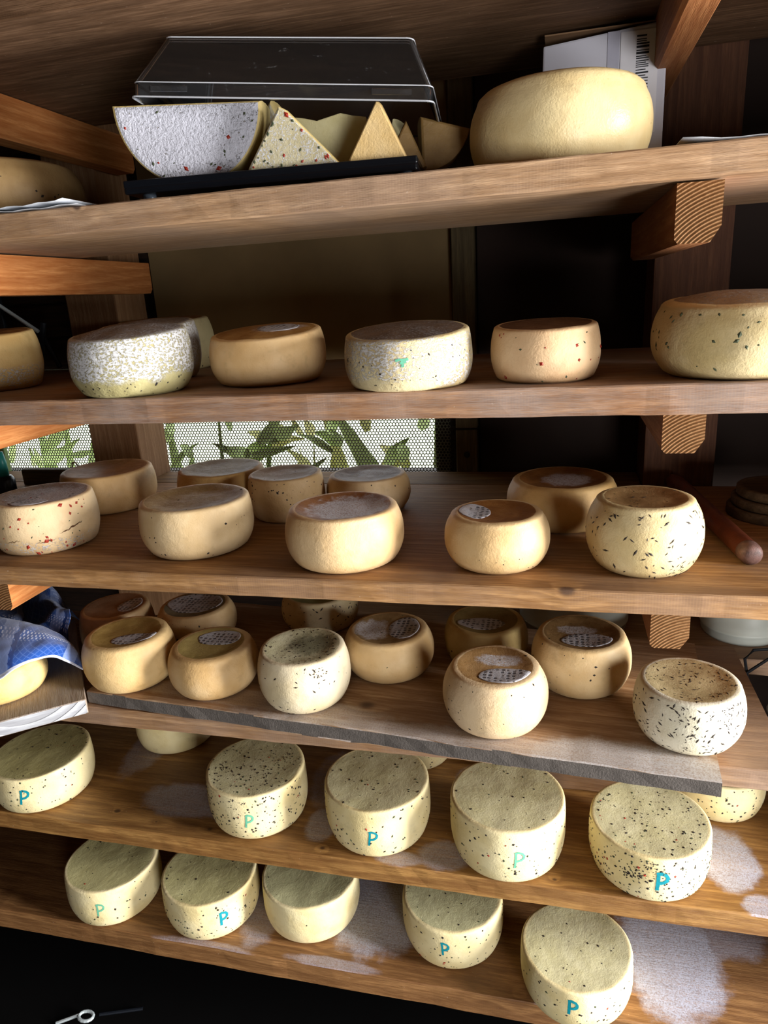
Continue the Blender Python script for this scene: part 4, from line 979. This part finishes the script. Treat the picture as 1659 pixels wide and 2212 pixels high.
# ------------------------------------------------------------------ blue checked cloth over the bright cheese
def cloth_mat():
    g = NT('blue_checked_cloth'); U = g.sep(g.uv()); P = g.obj()
    u, v_ = U[0], U[1]
    band = g.m('FRACT', g.m('MULTIPLY', v_, 3.3)); bandu = g.m('FRACT', g.m('ADD', g.m('MULTIPLY', u, 2.2), .15))
    blue, deep, pale = hx('1f56ac'), hx('0c347c'), hx('9fb2e0')
    s1 = g.m('SINE', g.m('MULTIPLY', g.m('ADD', u, v_), 130.0)); s2 = g.m('SINE', g.m('MULTIPLY', g.m('SUBTRACT', u, v_), 130.0))
    dia = g.sm(g.m('MAXIMUM', s1, s2), .75, .95)
    c = g.mix(g.noise(P, 30, 3), deep, blue)
    c = g.mix(g.m('MULTIPLY', dia, .4), c, hx('5f80c4'))
    dots = g.sm(g.m('MULTIPLY', g.m('SINE', g.m('MULTIPLY', u, 260.0)), g.m('SINE', g.m('MULTIPLY', v_, 200.0))), .1, .5)
    b2 = g.m('MULTIPLY', g.sm(band, .60, .62), g.sm(band, .80, .78))
    c = g.mix(b2, c, g.mix(dots, blue, hx('cfd8ef')))
    b3 = g.m('MULTIPLY', g.sm(bandu, .72, .73), g.sm(bandu, .92, .91))
    c = g.mix(g.m('MULTIPLY', b3, .55), c, pale)
    zig = g.sm(g.m('SUBTRACT', g.m('ADD', bandu, g.m('MULTIPLY', g.m('PINGPONG', g.m('MULTIPLY', v_, 22.0), .5), .10)), .95), 0.0, .008)
    c = g.mix(g.m('MULTIPLY', zig, g.sm(bandu, 1.0, .985)), c, deep)
    hem = g.m('MAXIMUM', g.sm(v_, .035, .03), g.sm(u, .955, .96))
    c = g.mix(hem, c, hx('d5d9ea'))
    w = g.m('MULTIPLY', g.m('SINE', g.m('MULTIPLY', u, 900.0)), g.m('SINE', g.m('MULTIPLY', v_, 900.0)))
    return g.bsdf(c, .85, g.bump(g.m('ADD', w, g.m('MULTIPLY', g.noise(P, 60, 3), 2.0)), .3, .001), 0, .2, sheen=.3)
NET = [[(-1.075, .900, -.640), (-.972, .905, -.618), (-.915, .925, -.588), (-.895, .985, -.605), (-.874, 1.02, -.651)],
 [(-1.085, .935, -.585), (-.990, .940, -.572), (-.930, .955, -.572), (-.902, 1.01, -.592), (-.885, 1.04, -.650)],
 [(-1.159, 1.04, -.574), (-1.066, 1.05, -.567), (-.985, 1.05, -.578), (-.945, 1.065, -.608), (-.915, 1.075, -.655)],
 [(-1.25, 1.12, -.634), (-1.14, 1.12, -.622), (-1.078, 1.13, -.622), (-1.033, 1.13, -.625), (-.985, 1.12, -.668)],
 [(-1.31, 1.18, -.634), (-1.17, 1.18, -.621), (-1.099, 1.165, -.634), (-1.03, 1.155, -.602), (-.985, 1.150, -.594)],
 [(-1.363, 1.24, -.618), (-1.237, 1.25, -.622), (-1.175, 1.25, -.602), (-1.118, 1.24, -.606), (-1.045, 1.21, -.635)],
 [(-1.391, 1.27, -.614), (-1.257, 1.28, -.620), (-1.18, 1.28, -.590), (-1.142, 1.28, -.592), (-1.079, 1.25, -.639)],
 [(-1.391, 1.32, -.680), (-1.257, 1.32, -.680), (-1.18, 1.32, -.680), (-1.142, 1.32, -.680), (-1.09, 1.29, -.690)]]
def cr_(p0, p1, p2, p3, t):
    return p1 + (p2-p0)*(.5*t) + (p0*2-p1*5+p2*4-p3)*(.5*t*t) + (p1*3-p0-p2*3+p3)*(.5*t*t*t)
def spline(pts, n):
    out = []; m_ = len(pts)
    for i in range(n+1):
        s = i/n*(m_-1); k = min(int(s), m_-2); t = s-k
        g_ = lambda q: pts[max(0, min(m_-1, q))]
        out.append(cr_(g_(k-1), g_(k), g_(k+1), g_(k+2), t))
    return out
NU, NV = 48, 72
cols = [spline([Vector(NET[r][c]) for r in range(len(NET))], NV) for c in range(5)]
grid = [spline([cols[c][j] for c in range(5)], NU) for j in range(NV+1)]
vs_ = []; fs = []; uvs = []
for j in range(NV+1):
    for i in range(NU+1):
        p = grid[j][i]; q = Vector((p.x*22, p.y*22, p.z*22))
        amp = .004 if j < NV*.45 else .009
        vs_.append(p + Vector((mnoise.noise(q), mnoise.noise(q+Vector((7, 3, 1))), abs(mnoise.noise(q*1.3+Vector((2, 9, 4))))))*amp); uvs.append((i/NU*.9, j/NV))
for j in range(NV):
    for i in range(NU):
        a = j*(NU+1)+i; fs.append((a, a+1, a+NU+2, a+NU+1))
cl = link('checked_cloth', vs_, fs, cloth_mat(), None, (0, 0, 0), True)
uvl = cl.data.uv_layers.new(name='uv')
for lp in cl.data.loops: uvl.data[lp.index].uv = uvs[lp.vertex_index]
md = cl.modifiers.new('s', 'SOLIDIFY'); md.thickness = .0016; md.offset = 1
tag(cl, 'crumpled blue and white checked cloth draped over the bright yellow cheese', 'cloth')
